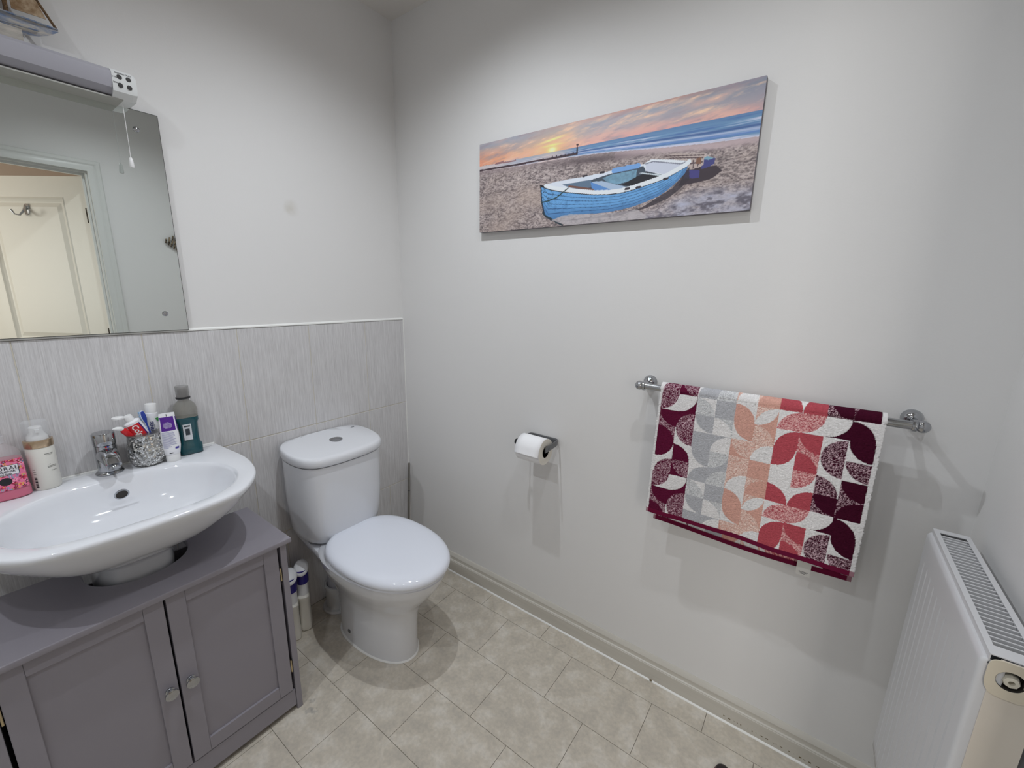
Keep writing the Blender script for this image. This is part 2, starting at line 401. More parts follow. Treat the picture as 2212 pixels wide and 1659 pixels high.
pan.loft([[(.012,TC-.085,.30),(.012,TC+.085,.30),(.26,TC+.085,.22),(.26,TC-.085,.22)], [(.012,TC-.118,.345),(.012,TC+.118,.345),(.26,TC+.15,.345),(.26,TC-.15,.345)],
          [(.012,TC-.124,.372),(.012,TC+.124,.372),(.26,TC+.158,.374),(.26,TC-.158,.374)], [(.012,TC-.12,.378),(.012,TC+.12,.378),(.26,TC+.154,.38),(.26,TC-.154,.38)]])
pan.build('bowl', ceramic, T, smooth=50)
def lid_rings(xb, xf, w, zs): return [egg(xb+i, xf-i, w-i, z, 80, 2.75, 2.12, cx=.42) for z, i in zs]
MB().loft(lid_rings(.208,.681,.173,[(.383,.004),(.385,0),(.392,0),(.394,.004)])).build('seat', seat_m, T, smooth=40)
MB().loft(lid_rings(.199,.692,.1785,[(.3945,.006),(.397,.0015),(.404,0),(.412,.001),(.4185,.005),(.4235,.012),(.427,.024),(.4292,.05),(.4302,.10),(.4306,.15)])).build('lid', seat_m, T, smooth=60)
for sy in (-.07, .07):
    MB().lathe([(.011,.379),(.011,.40),(.008,.404)], (.20, TC+sy, 0), n=20).build('seat_hinge', chrome, T, smooth=40)
ct_half = [(.004,0),(.004,.06),(.005,.125),(.022,.160),(.055,.180),(.11,.187),(.165,.181),(.206,.163),(.232,.130),(.245,.07),(.248,0)]
def cist(poly, sx, sy, z, n=72, tl=0, yc=-.463):
    full = poly + [(x, -y) for x, y in reversed(poly[1:-1])]
    sm = catmull(full, 6, True); c = (.13, 0); th = [2*PI*k/n for k in range(n)]; r = polar([p[:2] for p in sm], c, th)
    o_ = []
    for ri, t in zip(r, th):
        x = max(.004, .004+(c[0]-.004+ri*math.cos(t))*sx); o_.append((x, yc+ri*math.sin(t)*sy*.968, z+tl*(1-x/.25)))
    return o_
MB().loft([cist(ct_half, .78, .68, .383), cist(ct_half, .86, .79, .388), cist(ct_half, .90, .86, .402), cist(ct_half, .92, .90, .43), cist(ct_half, .935, .93, .48), cist(ct_half, .95, .96, .55), cist(ct_half, .955, .965, .65), cist(ct_half, .96, .965, .703, tl=.014)]).build('cistern', ceramic, T, smooth=50)
LT_ = .020
cl = MB().loft([cist(ct_half, .965, .985, .706, tl=LT_), cist(ct_half, .985, .995, .709, tl=LT_), cist(ct_half, 1, 1, .716, tl=LT_), cist(ct_half, 1, 1, .7285, tl=LT_), cist(ct_half, .99, .992, .7365, tl=LT_), cist(ct_half, .965, .975, .7405, tl=LT_), cist(ct_half, .92, .94, .7425, tl=LT_), cist(ct_half,.5,.5,.7445, tl=LT_)]).build('cistern_lid', ceramic, T, smooth=50)
MB().loft([cist(ct_half,.93,.94,.700,tl=.016), cist(ct_half,.93,.94,.7075,tl=.018)]).build('lid_shadow_ring', mat('painted joint shadow', (.12,.12,.12), .8), T)  # dark ring colours in the shade beneath the cistern lid
bx, by = .118, TC+.012
MB().lathe([(.0245,.7525),(.0245,.7568),(.0225,.7575),(.0212,.7563)], (bx, by, 0), n=36).build('flush_bezel', chrome, T, smooth=40)
bt = MB(); 
for sgn, (a0, a1) in ((1,(.04*PI,.96*PI)),):
    pass
def half(sgn, cut):
    p = []; R = .0203
    a0 = math.asin(cut/R)
    for k in range(17):
        a = a0 + (PI-2*a0)*k/16; p.append((R*math.cos(a), sgn*R*math.sin(a)))
    return p
for sgn in (1, -1):
    MB().prism([(bx+.7071*(u-v), by+.7071*(u+v)) for u, v in half(sgn, .0008)], 'z', .752, .7572).build('flush_button', chrome, T)
MB().box(.045,.047,TC+.125,TC+.14,.7540,.7608).build('maker_mark', ink, T)
MB().lathe([(.001,-.001),(.0065,-.001),(.0075,.0005),(.0075,.003),(.001,.004)], n=20, M=Matrix.Rotation(PI/2, 4, 'X')).xf(Matrix.Translation((.30,TC-.0975,.05))).build('bolt_cap', mat('dull bolt cover', (.2,.2,.21), .4, .6), T, smooth=40)
sl = MB(); 
ra, rb = egg(.167,.5365,.1005,.0), egg(.167,.5345,.0985,.006)
sl.loft([egg(.165,.5515,.1035,.0005), egg(.168,.549,.101,.0045), egg(.172,.544,.096,.0055)], False, False).build('sealant', caulk, T, smooth=60)

P = thing('soil_pipe', 'white plastic soil pipe rising from the floor behind the toilet', 'pipe', (.085,-.475,0))
grey_white = mat('off white pvc', hx(205,204,203), .45)
MB().lathe([(.052,.004),(.052,.10),(.055,.102),(.055,.112),(.047,.113),(.047,.09)], (.085,-.470,0), n=36).build('socket', grey_white, P, smooth=40)
MB().tube([(.085,-.470,.09),(.085,-.470,.17),(.09,-.468,.215),(.11,-.465,.245),(.15,-.463,.26)], [.043,.043,.044,.046,.046], 24).build('connector', mat('grey pvc connector', hx(176,176,184), .5), P, smooth=50)
MB().lathe([(.052,.0005),(.066,.0005),(.068,.006),(.064,.012),(.052,.013)], (.085,-.470,0), n=36).build('floor_collar', grey_white, P, smooth=40)

# toilet brush
Br = thing('toilet_brush', 'brushed steel toilet brush standing in the corner behind the toilet', 'toilet brush', (.055,-.065,0))
MB().lathe([(.045,.0005),(.047,.004),(.047,.10),(.045,.11),(.012,.112)], (.055,-.065,0), n=32).build('holder', brushed, Br, smooth=40)
MB().tube([(.052,-.06,.10),(.040,-.030,.488),(.0398,-.0297,.494)], [.0062,.0062,.005], 16).build('handle', brushed, Br, smooth=40)
MB().tube([(.0446,-.041,.3495),(.0444,-.0405,.3525)], .0066, 16).build('handle_joint', dark_steel, Br)

# upright toilet cleaner bottles
navy = mat('navy plastic collar', hx(47,36,130), .35)
def cleaner(name_label, bx, by, rot, lean, hgt):
    t = thing('cleaner_bottle', name_label, 'bottle', (bx, by, 0), 'toilet cleaner bottles beside the cabinet')
    M = Matrix.Translation((bx, by, 0)) @ Matrix.Rotation(rot, 4, 'Z') @ Matrix.Rotation(lean, 4, 'Y')
    def sq(w, d, z, p=3.4, n=32, ox=0):
        return [(ox + w*math.copysign(abs(math.cos(a))**(2/p), math.cos(a)), d*math.copysign(abs(math.sin(a))**(2/p), math.sin(a)), z) for a in [2*PI*k/n for k in range(n)]]
    b = MB().loft([sq(.030,.019,0), sq(.034,.022,.004), sq(.034,.022,.024), sq(.0325,.0205,.030), sq(.032,.020,.128), sq(.0335,.0215,.136), sq(.0335,.0215,.15), sq(.026,.019,.156,2.4)])
    b.xf(M).build('bottle_body', mat('cream white hdpe', hx(222,219,210), .4), t, smooth=40)
    n_ = MB().loft([sq(.0265,.0195,.156,2.3), sq(.026,.0195,.185,2.2,ox=.0), sq(.025,.0205,.21,2.1,ox=.002), sq(.0255,.0215,.228,2,ox=.003)])
    n_.xf(M).build('neck', mat('white hdpe', hx(228,229,232), .4), t, smooth=40)
    c_ = MB().loft([sq(.0265,.0222,.206,2,ox=.002), sq(.0285,.0230,.235,2,ox=.003), sq(.0325,.0245,.268,2,ox=.005)])
    c_.xf(M).build('collar', navy, t, smooth=40)
    R2 = M @ Matrix.Translation((.008,0,.2655)) @ Matrix.Rotation(.40, 4, 'Y') @ Matrix.Diagonal((1.06,1.08,.8,1))
    h_ = MB().loft([sq(.028,.022,-.006,2), sq(.0335,.0245,-.002,2), sq(.0345,.025,.003,2,ox=-.001), sq(.031,.0225,.011,2.1,ox=-.003), sq(.019,.015,.018,2,ox=-.006), sq(.005,.004,.0205,2,ox=-.009)])
    h_.xf(R2).build('cap', mat('white hdpe', (1,1,1)), t, smooth=50)
    MB().box(-.019,-.013,-.0025,.0025,.0135,.0175).xf(R2).build('cap_slot', dark_steel, t)
    return t
cleaner('white cleaner bottle with navy collar, nearest the grey cabinet', .103, -.672, -.45, 0, .28)
tB = cleaner('white cleaner bottle with navy collar, nearest the soil pipe', .087, -.618, -.55, 0, .28)
M = Matrix.Translation((.087,-.618,0)) @ Matrix.Rotation(-.55, 4, 'Z')
MB().box(-.0323,-.028,-.021,.006,.085,.135).xf(M).build('label', mat('red label', hx(150,50,30), .5), tB)

# ------------------------------------------------------------------ washbasin
YC = -1.093; ZB = .822
NB = 120
outh = [(0,.276),(.08,.280),(.20,.287),(.29,.276),(.36,.252),(.42,.210),(.452,.165),(.466,.085),(.469,0)]
inh = [(.098,.02),(.106,.09),(.135,.155),(.195,.208),(.27,.224),(.335,.214),(.395,.172),(.423,.105),(.430,0)]
def full_outline(h, back0=None):
    sm = catmull(h, 6); sm = [tuple(p) for p in sm]
    mir = [(x, -y) for x, y in reversed(sm) if abs(y) > 1e-6]
    return sm + mir
OUT, INN = full_outline(outh), full_outline(inh)
BCN = (.26, 0); TH = [2*PI*k/NB for k in range(NB)]
RO, RI = polar(OUT, BCN, TH), polar(INN, BCN, TH)
def bring(R, sx, sy, z, cx=None, ox=0):
    return [(max(.0, BCN[0]+ox+r*math.cos(t)*sx), YC+r*math.sin(t)*sy, z) for r, t in zip(R, TH)]
def und(f, w, z, back=0.0, pw=2.5):   # underside section reaching forward to f, half width w
    out = []
    for r, t in zip(RO, TH):
        x = BCN[0]+r*math.cos(t); y = r*math.sin(t)
        u = max(0, x)/.469; v = y/.287
        out.append((back+u*(f-back), YC+v*w, z))
    return out
WB = thing('washbasin', 'white ceramic washbasin with semi pedestal above the grey cabinet', 'basin', (.2, YC, 0))
rings = [und(.08,.05,.40), und(.262,.075,.42), und(.272,.082,.50), und(.276,.086,.58), und(.28,.09,.64), und(.288,.096,.656), und(.310,.118,.666), und(.335,.145,.680), und(.367,.180,.700), und(.395,.211,.722), und(.420,.239,.747), und(.440,.260,.770), und(.455,.275,.790), und(.4655,.284,.805)]
rings += [bring(RO, 1, 1, .8125), bring(RO, .998, .998, .8175), bring(RO, .991, .991, .8208), bring(RO, .98, .98, ZB)]
rim_in = [(.975*o*.0+i*1.0) for o, i in zip(RO, RI)]
rings += [bring(RI, 1.03, 1.03, ZB+.0002), bring(RI, 1.0, 1.0, ZB-.002), bring(RI, .975, .975, ZB-.009), bring(RI, .95, .95, ZB-.025), bring(RI, .90, .90, ZB-.055), bring(RI, .80, .80, ZB-.085, ox=.0), bring(RI, .62, .62, ZB-.108), bring(RI, .40, .40, ZB-.122), bring(RI, .16, .16, ZB-.129), bring(RI, .09, .09, ZB-.130)]
bo = MB().loft(rings, True, True).build('bowl', ceramic, WB, smooth=55)
# overflow and waste
of = MB(); Mo = frame((.1425, YC+.004, .786), (0,1,0), (.33,0,.94))
of.lathe([(.012,.0),(.0155,.0),(.016,.0018),(.0145,.003),(.0125,.0028),(.0115,-.001)], n=28).xf(Mo).build('overflow_ring', chrome, WB, smooth=50)
MB().lathe([(.001,.0005),(.0120,.0005),(.012,.0012),(.001,.0012)], n=24).xf(Mo).build('overflow_hole', mat('dark overflow', (.03,.025,.02), .5), WB)
MB().lathe([(.001,.6945),(.032,.6945),(.033,.697),(.028,.699),(.001,.7)], (.258, YC, -.0015), n=32).build('waste', chrome, WB, smooth=40)
for k in range(8): MB().box(.026+.0002*k, .0275, -.858+.0032*k, -.8560+.0032*k, ZB-.001, ZB+.00035).build('maker_mark', ink, WB)
MB().tube([(.003, -.82, ZB-.001), (.003, -1.365, ZB-.001)], .0035, 8).build('sealant', caulk, WB, smooth=60)

# mixer tap
TP = thing('basin_tap', 'chrome single-lever mixer tap on the washbasin', 'tap', (.05, YC+.004, ZB))
tx, ty = .050, YC+.004
MB().lathe([(.022,.0003),(.0295,.0003),(.0305,.003),(.029,.006),(.0235,.010)], (tx,ty,ZB), n=40).build('base_flange', chrome, TP, smooth=40)
MB().lathe([(.0235,.004),(.0232,.02),(.0232,.083)], (tx,ty,ZB), n=40).build('body', chrome, TP, smooth=40)
MB().lathe([(.0236,.0845),(.0242,.088),(.0242,.115),(.0225,.1175),(.001,.1185)], (tx,ty,ZB), n=40).build('lever_cap', chrome, TP, smooth=40)
sp = MB()
def rr(cx, cz, w, h, nx, nz, n=24):
    out = []
    for k in range(n):
        a = 2*PI*k/n; y = w*math.copysign(abs(math.cos(a))**.8, math.cos(a)); q = h*math.copysign(abs(math.sin(a))**.8, math.sin(a))
        out.append((cx+nx*q, ty+y, cz+nz*q))
    return out
sp.loft([rr(tx+.004, ZB+.054, .0225,.022,0,1), rr(tx+.026, ZB+.056,.0215,.0205,.05,1), rr(tx+.046, ZB+.053,.0195,.0175,.2,.97), rr(tx+.060,ZB+.047,.0180,.0145,.45,.9), rr(tx+.070,ZB+.040,.0165,.0125,.7,.7)])
sp.build('spout', chrome, TP, smooth=50)
Ma = frame((tx+.0690, ty, ZB+.0335), (0,1,0), (.82,0,.57))
MB().lathe([(.0125,-.002),(.0125,.004),(.0115,.0055),(.008,.0055)], n=28, M=Matrix.Rotation(PI,4,'X')).xf(Ma).build('aerator', chrome, TP, smooth=40)
MB().lathe([(.001,.0052),(.0095,.0052),(.0095,.006),(.001,.006)], n=24, M=Matrix.Rotation(PI,4,'X')).xf(Ma).build('aerator_mesh', mat('aerator plastic', (.55,.53,.48), .5), TP)
MB().box(tx+.0236,tx+.0243,ty-.004,ty,ZB+.079,ZB+.0825).build('hot_mark', mat('red enamel', (.5,.02,.02), .4), TP)
MB().box(tx+.0236,tx+.0243,ty,ty+.004,ZB+.079,ZB+.0825).build('cold_mark', mat('blue enamel', (.02,.06,.4), .4), TP)

# ------------------------------------------------------------------ cabinet
CB = thing('under_basin_cabinet', 'grey two-door cabinet standing under the washbasin', 'cabinet', (.26, YC+.002, 0))
yr, yl = -.801, -1.383
tp = MB(); pl = [(.125,yr+.011),(.418,yr+.011),(.418,yl-.011),(.125,yl-.011),(.125,-1.197)]
arc = [(.205,-1.197)] + [(.205+.098*math.cos(a), -1.091-.106*math.sin(a)) for a in [PI/2-PI*k/18 for k in range(1,18)]] + [(.205,-.985)]
pl += arc + [(.125,-.985)]
bm = bmesh.new(); vs = [bm.verts.new((x,y,.597)) for x,y in pl]; f = bm.faces.new(vs)
r = bmesh.ops.extrude_face_region(bm, geom=[f]); bmesh.ops.translate(bm, verts=[v for v in r['geom'] if isinstance(v, bmesh.types.BMVert)], vec=(0,0,.0165))
es = [e for e in bm.edges if all(abs(v.co.z-.6135) < 1e-4 for v in e.verts) or all(abs(v.co.z-.597) < 1e-4 for v in e.verts)]
bmesh.ops.recalc_face_normals(bm, faces=bm.faces)
bmesh.ops.bevel(bm, geom=es, offset=.0035, segments=3, affect='EDGES', profile=.5)
bm.verts.index_update(); tp.add([v.co[:] for v in bm.verts], [[v.index for v in q.verts] for q in bm.faces]); bm.free()
tp.build('top_panel', grey_paint, CB, smooth=35)
MB().box(.125,.404,yr-.017,yr,.0,.597,.001,1).build('side_panel', grey_paint, CB)
MB().box(.125,.404,yl,yl+.017,.0,.597,.001,1).build('side_panel', grey_paint, CB)
MB().box(.14,.385,yl+.017,yr-.017,.070,.083).build('bottom_panel', grey_paint, CB)
MB().box(.128,.134,yl+.017,yr-.017,.07,.56).build('back_panel', grey_paint, CB)
MB().box(.386,.4015,yl+.0175,yr-.0175,.018,.0785,.0015,1).build('plinth_rail', grey_paint, CB)
for (y0, y1, ky) in ((-1.0895, -.8262, -1.0685), (-1.3585, -1.0945, -1.1125)):
    d = MB(); st = .0385
    d.box(.387,.404,y0,y0+st,.083,.5945,.0008,1).box(.387,.404,y1-st,y1,.083,.5945,.0008,1)
    d.box(.387,.4038,y0+st+.0003,y1-st-.0003,.083,.1245,.0008,1).box(.387,.4038,y0+st+.0003,y1-st-.0003,.5585,.5945,.0008,1)
    dd = d.build('door', grey_paint, CB)
    MB().box(.391,.3975,y0+st-.004,y1-st+.004,.12,.562).build('door_panel', grey_paint, dd)
    MB().lathe([(.0095,0),(.0095,.003),(.0055,.005),(.0055,.010),(.0125,.0145),(.0145,.018),(.014,.0205),(.010,.022),(.001,.0225)], (.404, ky, .338), 'x', 32).build('knob', chrome, dd, smooth=40)
    hy = y1+.0035 if y1 > -.9 else y0-.0035
    for hz in (.500, .171):
        MB().box(.388,.4025,hy-.0018,hy+.0018,hz-.021,hz+.021).build('hinge', hinge_m, CB)
        MB().lathe([(.0022,-.021),(.0022,.021)], (.4032, hy, hz), n=10).build('hinge_pin', mat('brass pin', (.55,.45,.28), .35, .9), CB)

# ------------------------------------------------------------------ mirror, shaver light, ornament
mirror_m = mat('mirror silvering', (.80,.835,.81), .01, 1)
MI = thing('wall_mirror', 'frameless rectangular mirror screwed to the wall above the washbasin', 'mirror', (.003,-1.095,1.5))
my0, my1 = -1.345, -.845
MB().add([(.0065,my0+.0012,1.2035),(.0065,my1-.0012,1.2035),(.0065,my1-.0012,1.8),(.0065,my0+.0012,1.8)], [(0,1,2,3)]).build('mirror_glass', mirror_m, MI)
MB().box(.0015,.0063,my0,my1,1.202,1.8015).build('mirror_edge', mat('dark mirror edge', (.05,.055,.05), .3), MI)
for y in (-.898, -1.292):
    for z in (1.752, 1.2535):
        MB().lathe([(.0075,0),(.0075,.0015),(.0062,.004),(.003,.0055),(.001,.0058)], (.0067, y, z), 'x', 24).build('screw_cap', chrome, MI, smooth=60)

SLt = thing('shaver_light', 'grey mirror light with white shaver socket end above the mirror', 'light', (.04,-1.1,1.83))
def lprof(dx, z0, z1): return [(0,z0),(dx*.72,z0),(dx*.95,z0+.012),(dx,z0+.026),(dx,z1-.010),(dx*.85,z1),(0,z1)]
diff = mat('grey lamp diffuser', hx(168,167,176), .4)
MB().prism(lprof(.088,1.806,1.862), 'y', -1.30, -.951).build('diffuser', diff, SLt, smooth=30)
MB().prism(lprof(.089,1.800,1.863), 'y', -.951, -.912).loft([[(x, -.912, z) for x, z in lprof(.089,1.800,1.863)], [(x*.96, -.903, z) for x, z in lprof(.089,1.802,1.861)], [(x*.8, -.899, .5*(z+1.832)*1.0) for x, z in lprof(.089,1.806,1.857)]]).build('socket_end', mat('white socket plastic', hx(226,228,228), .35), SLt, smooth=30)
MB().box(.001,.052,-1.30,-.92,1.8018,1.806).build('back_plate', white_plastic, SLt)
MB().box(.004,.066,-1.30,-.93,1.7985,1.8017).build('lower_strip', mat('dull strip', (.42,.42,.39), .5), SLt)
hole = mat('dark socket hole', (.02,.018,.018), .5)
for y in (-.9365, -.9190):
    for z in (1.8445, 1.8265):
        MB().lathe([(.001,0),(.0055,0),(.005,.0008),(.001,.0009)], (.0888, y, z), 'x', 16).build('socket_hole', hole, SLt)
Mf = lambda y, z: frame((.0892, y, z), (0,1,0), (0,0,1))
text_part('lettering', 'SHAVERS ONLY', .0045, Mf(-.929, 1.8525), ink, SLt)
text_part('lettering', '115V', .0045, Mf(-.9455, 1.842), ink, SLt)
text_part('lettering', '230V', .0045, Mf(-.9455, 1.830), ink, SLt)
MB().tube([(.055,-.93,1.80),(.056,-.931,1.70),(.057,-.932,1.665)], .0007, 8).build('pull_cord', white_plastic, SLt)
MB().lathe([(.0012,.0),(.004,-.004),(.0055,-.022),(.0045,-.026),(.001,-.027)], (.057,-.932,1.667), n=14).build('cord_toggle', white_plastic, SLt, smooth=40)

SH = thing('model_sailboat', 'rustic wooden model sailing boat standing on the mirror light', 'ornament', (.046,-1.12,1.864))
hull = MB(); rr_ = []
for k in range(13):
    u = k/12; y = -1.235+.209*u; w = .020*math.sin(PI*min(1, (1-u)*1.25+.0)*.5)*(1 if u < .99 else .1)+.0012; top = 1.914+.010*(abs(u-.45)*2)**2*.4 - (.0 if u < .8 else 0)
    dep = .030*(1-u**6)+.004
    rr_.append([(.046-w, y, top), (.046-w*.8, y, top-dep*.5), (.046, y, top-dep), (.046+w*.8, y, top-dep*.5), (.046+w, y, top), (.046, y, top-.003)])
hull.loft(rr_)
hull.build('hull', mat('weathered white and blue paint', hx(196,190,180), .7, noise=((30,14,90), hx(110,128,160), .10, 6)), SH, smooth=35)
MB().tube([(.0665,-1.23,1.921),(.0665,-1.12,1.9135),(.058,-1.06,1.9165),(.047,-1.027,1.920)], .0022, 8).build('gunwale', mat('faded blue paint', hx(98,116,146), .7, noise=((60,60,60), hx(150,150,150), .1, 4)), SH)
MB().tube([(.0648,-1.225,1.899),(.0642,-1.12,1.893),(.054,-1.06,1.901)], .0016, 8).build('waterline', mat('faded blue paint', (1,1,1)), SH)
MB().box(.025,.067,-1.178,-1.0895,1.8645,1.888).build('stand', mat('pale grey wood', hx(186,180,172), .7, noise=((20,20,90), hx(150,146,140), .15, 5)), SH)
rope = mat('brown twine', hx(120,92,62), .8, noise=((300,300,300), hx(60,44,30), .15, 3))
MB().tube([(.046,-1.105,1.905),(.046,-1.103,2.16)], .004, 10).build('mast', rope, SH)
sail_m = mat('patchwork canvas', hx(196,176,150), .85, noise=((26,26,26), hx(130,104,76), .12, 5), bump=((500,500,500), .5, .001))
MB().prism([(-1.096,1.932),(-1.043,1.934),(-1.098,2.09)], 'x', .045, .047).build('jib', sail_m, SH)
MB().prism([(-1.112,1.935),(-1.205,1.94),(-1.112,2.14)], 'x', .045, .047).build('mainsail', sail_m, SH)
MB().tube([(.046,-1.029,1.921),(.046,-1.062,1.985),(.046,-1.1,2.11)], .0028, 8).build('forestay', rope, SH)

ORN = thing('woven_ornament', 'striped woven hanging ornament on the wall over the radiator, seen in the mirror', 'ornament', (XR-.008,-.25,1.613))
wv = MB()
for k in range(12):
    u = (k+.5)/12; y = -.345+.19*u; h = .058*(1-abs(2*u-1)**1.3)+.006
    wv.tube([(XR-.012,y-h*.25,1.613-h),(XR-.018,y,1.613),(XR-.012,y+h*.25,1.613+h)], .005, 8)
wv.build('wicker', mat('dark wicker', hx(150,134,110), .8, noise=((90,160,90), hx(52,46,40), .06, 2)), ORN)

# ------------------------------------------------------------------ things on the basin
def sup(w, d, z, p=3, n=40, ox=0, oy=0):
    return [(ox+w*math.copysign(abs(math.cos(a))**(2/p), math.cos(a)), oy+d*math.copysign(abs(math.sin(a))**(2/p), math.sin(a)), z) for a in [2*PI*k/n for k in range(n)]]
# local frame of these items: x = right seen from the front, -y = front; rotated so the front looks at the room
def item_matrix(x, y, yaw=0, z=ZB): return Matrix.Translation((x, y, z)) @ Matrix.Rotation(PI/2+yaw, 4, 'Z')
# glitter tumbler
PT = thing('tumbler', 'silver crackle mosaic toothbrush tumbler beside the tap', 'tumbler', (.052,-1.000,ZB))
def mosaic():
    m = bpy.data.materials.new('silver crackle mosaic'); m.use_nodes = True; nt = m.node_tree; b = nt.nodes['Principled BSDF']; L = nt.links
    g = nt.nodes.new('ShaderNodeNewGeometry')
    v = nt.nodes.new('ShaderNodeTexVoronoi'); v.inputs['Scale'].default_value = 210; L.new(g.outputs['Position'], v.inputs['Vector'])
    e = nt.nodes.new('ShaderNodeTexVoronoi'); e.feature = 'DISTANCE_TO_EDGE'; e.inputs['Scale'].default_value = 210; L.new(g.outputs['Position'], e.inputs['Vector'])
    hsv = nt.nodes.new('ShaderNodeSeparateColor'); L.new(v.outputs['Color'], hsv.inputs[0])
    cr = nt.nodes.new('ShaderNodeValToRGB'); cr.color_ramp.elements[0].color = (.30,.30,.29,1); cr.color_ramp.elements[1].color = (.95,.95,.93,1)
    L.new(hsv.outputs[0], cr.inputs[0])
    mk = nt.nodes.new('ShaderNodeMapRange'); mk.inputs[1].default_value = .02; mk.inputs[2].default_value = .09; L.new(e.outputs['Distance'], mk.inputs[0])
    mx = nt.nodes.new('ShaderNodeMix'); mx.data_type = 'RGBA'; mx.inputs[6].default_value = (.16,.16,.155,1); L.new(mk.outputs[0], mx.inputs[0]); L.new(cr.outputs[0], mx.inputs[7])
    L.new(mx.outputs[2], b.inputs['Base Color']); L.new(mk.outputs[0], b.inputs['Metallic']); b.inputs['Roughness'].default_value = .22
    # each chip tilted its own way
    sub = nt.nodes.new('ShaderNodeVectorMath'); sub.operation = 'SUBTRACT'; sub.inputs[1].default_value = (.5,.5,.5); L.new(v.outputs['Color'], sub.inputs[0])
    sc = nt.nodes.new('ShaderNodeVectorMath'); sc.operation = 'SCALE'; sc.inputs['Scale'].default_value = .75; L.new(sub.outputs[0], sc.inputs[0])
    ad = nt.nodes.new('ShaderNodeVectorMath'); ad.operation = 'ADD'; L.new(g.outputs['Normal'], ad.inputs[0]); L.new(sc.outputs[0], ad.inputs[1])
    no = nt.nodes.new('ShaderNodeVectorMath'); no.operation = 'NORMALIZE'; L.new(ad.outputs[0], no.inputs[0]); L.new(no.outputs[0], b.inputs['Normal'])
    return m
MB().lathe([(0.0011,0.0006),(0.0283,0.0006),(0.0338,0.0042),(0.0420,0.0168),(0.0452,0.0336),(0.0441,0.0546),(0.0409,0.0756),(0.0398,0.0924),(0.0405,0.0950),(0.0382,0.0950),(0.0374,0.0924),(0.0384,0.0735),(0.0414,0.0525),(0.0414,0.0315),(0.0360,0.0126),(0.0011,0.0084)], (.054,-1.003,ZB), n=56).build('cup', mosaic(), PT, smooth=40)
MB().lathe([(0.0385,0.0940),(0.0410,0.0940),(0.0412,0.0958),(0.0398,0.0968),(0.0383,0.0958)], (.054,-1.003,ZB), n=48).build('rim', mat('antique silver rim', (.35,.34,.32), .3, .9), PT, smooth=50)

def tube_pack(name, label, M, L_, w, dcap, capL, capr, body_m, cap_m, parts=None, crimp_w=None, cat='toothpaste', n=40, rcap_taper=.85, shoulder=True):
    """tube along local z: flat crimp at z=0, cap at z=L_..L_+capL ; front is -y"""
    t = thing(name, label, cat, tuple(M.translation))
    prof = MB(); cw = crimp_w or w
    rs = []
    for u in (0, .02, .10, .25, .45, .65, .85, 1):
        ww = cw*(1-u)+w*u if crimp_w else w; d = .0012+(dcap-.0012)*math.sin(u*PI/2)**.9
        rs.append(sup(ww*(1-.10*u) if not crimp_w else ww, d, L_*u, 2+ .6*(1-u), n))
    if shoulder: rs += [sup(capr*1.15, capr*1.1, L_+.004, 2, n), sup(capr*.8, capr*.8, L_+.0055, 2, n)]
    prof.loft(rs); b = prof.xf(M).build('tube_body', body_m, t, smooth=45)
    c = MB().loft([sup(capr, capr, L_+.0045, 2, n), sup(capr, capr, L_+.006, 2, n), sup(capr*rcap_taper, capr*rcap_taper, L_+.0045+capL*.93, 2, n), sup(capr*rcap_taper*.93, capr*rcap_taper*.93, L_+.0045+capL, 2, n)])
    cp = c.xf(M).build('cap', cap_m, t, smooth=40)
    return t, b, cp
def surf_y(w, d, p, x): return -d*max(0, 1-min(1, abs(x)/w)**p)**(1/p)
wp = mat('white laminate tube', hx(236,236,240), .3, coat=.2)
red_m = mat('toothpaste red', hx(205,28,38), .3, coat=.2)
def tilt(x, y, z, toward, ang, roll_=0):   # local z axis leaned by ang towards the horizontal direction `toward` (radians, world)
    return Matrix.Translation((x,y,z)) @ Matrix.Rotation(ang, 4, Vector((-math.sin(toward), math.cos(toward), 0))) @ Matrix.Rotation(PI/2+roll_, 4, 'Z')
# red tube, cap up and open, leaning towards the tap
Mr = tilt(.052,-.984,ZB+.034, math.radians(-90), .40)
t, b, cp = tube_pack('toothpaste_tube', 'red and white toothpaste tube with open flip cap in the tumbler', Mr, .108, .0215, .0165, .016, .0105, wp, white_plastic, rcap_taper=.95)
def panel(w0, w1, z0, z1, x0, x1, d0, d1, mtl, nm, par, M, off=.0004, k=10):
    m_ = MB(); g = []
    for j in range(k+1):
        v = j/k; z = z0+(z1-z0)*v; u = z/.108; w = .0215*(1-.10*u); d = .0012+.0153*math.sin(u*PI/2)**.9; pw = 2+.6*(1-u)
        row = []
        for i in range(k+1):
            x = x0+(x1-x0)*i/k; row.append((x*w, surf_y(w, d, pw, x*w)-off, z))
        g.append(row)
    m_.loft(g, False, False, closed=False)
    return m_.xf(M).build(nm, mtl, par, smooth=60, fix=False)
panel(.0215,.0195,.03,.102,-.985,.46,.009,.0158,red_m,'red_label',b,Mr)
panel(.0215,.0195,.03,.102,.46,.62,.009,.0158,mat('label violet', hx(70,30,110), .35),'violet_stripe',b,Mr)
def tube_bend(p):
    z = .0715-p.x; x = -.0040+p.y; u = z/.108; d = .0012+.0153*math.sin(u*PI/2)**.9
    return Vector((x, surf_y(.0215*(1-.10*u), d, 2+.6*(1-u), x)-.0009-p.z, z))
text_part('lettering', 'Colgate', .0198, Mr, mat('white print', (.85,.85,.85), .4), b, bend=tube_bend, space=.92, bold=.0004)
Mc = Mr @ Matrix.Translation((-.0065,0,.1265)) @ Matrix.Rotation(.42, 4, 'Y')
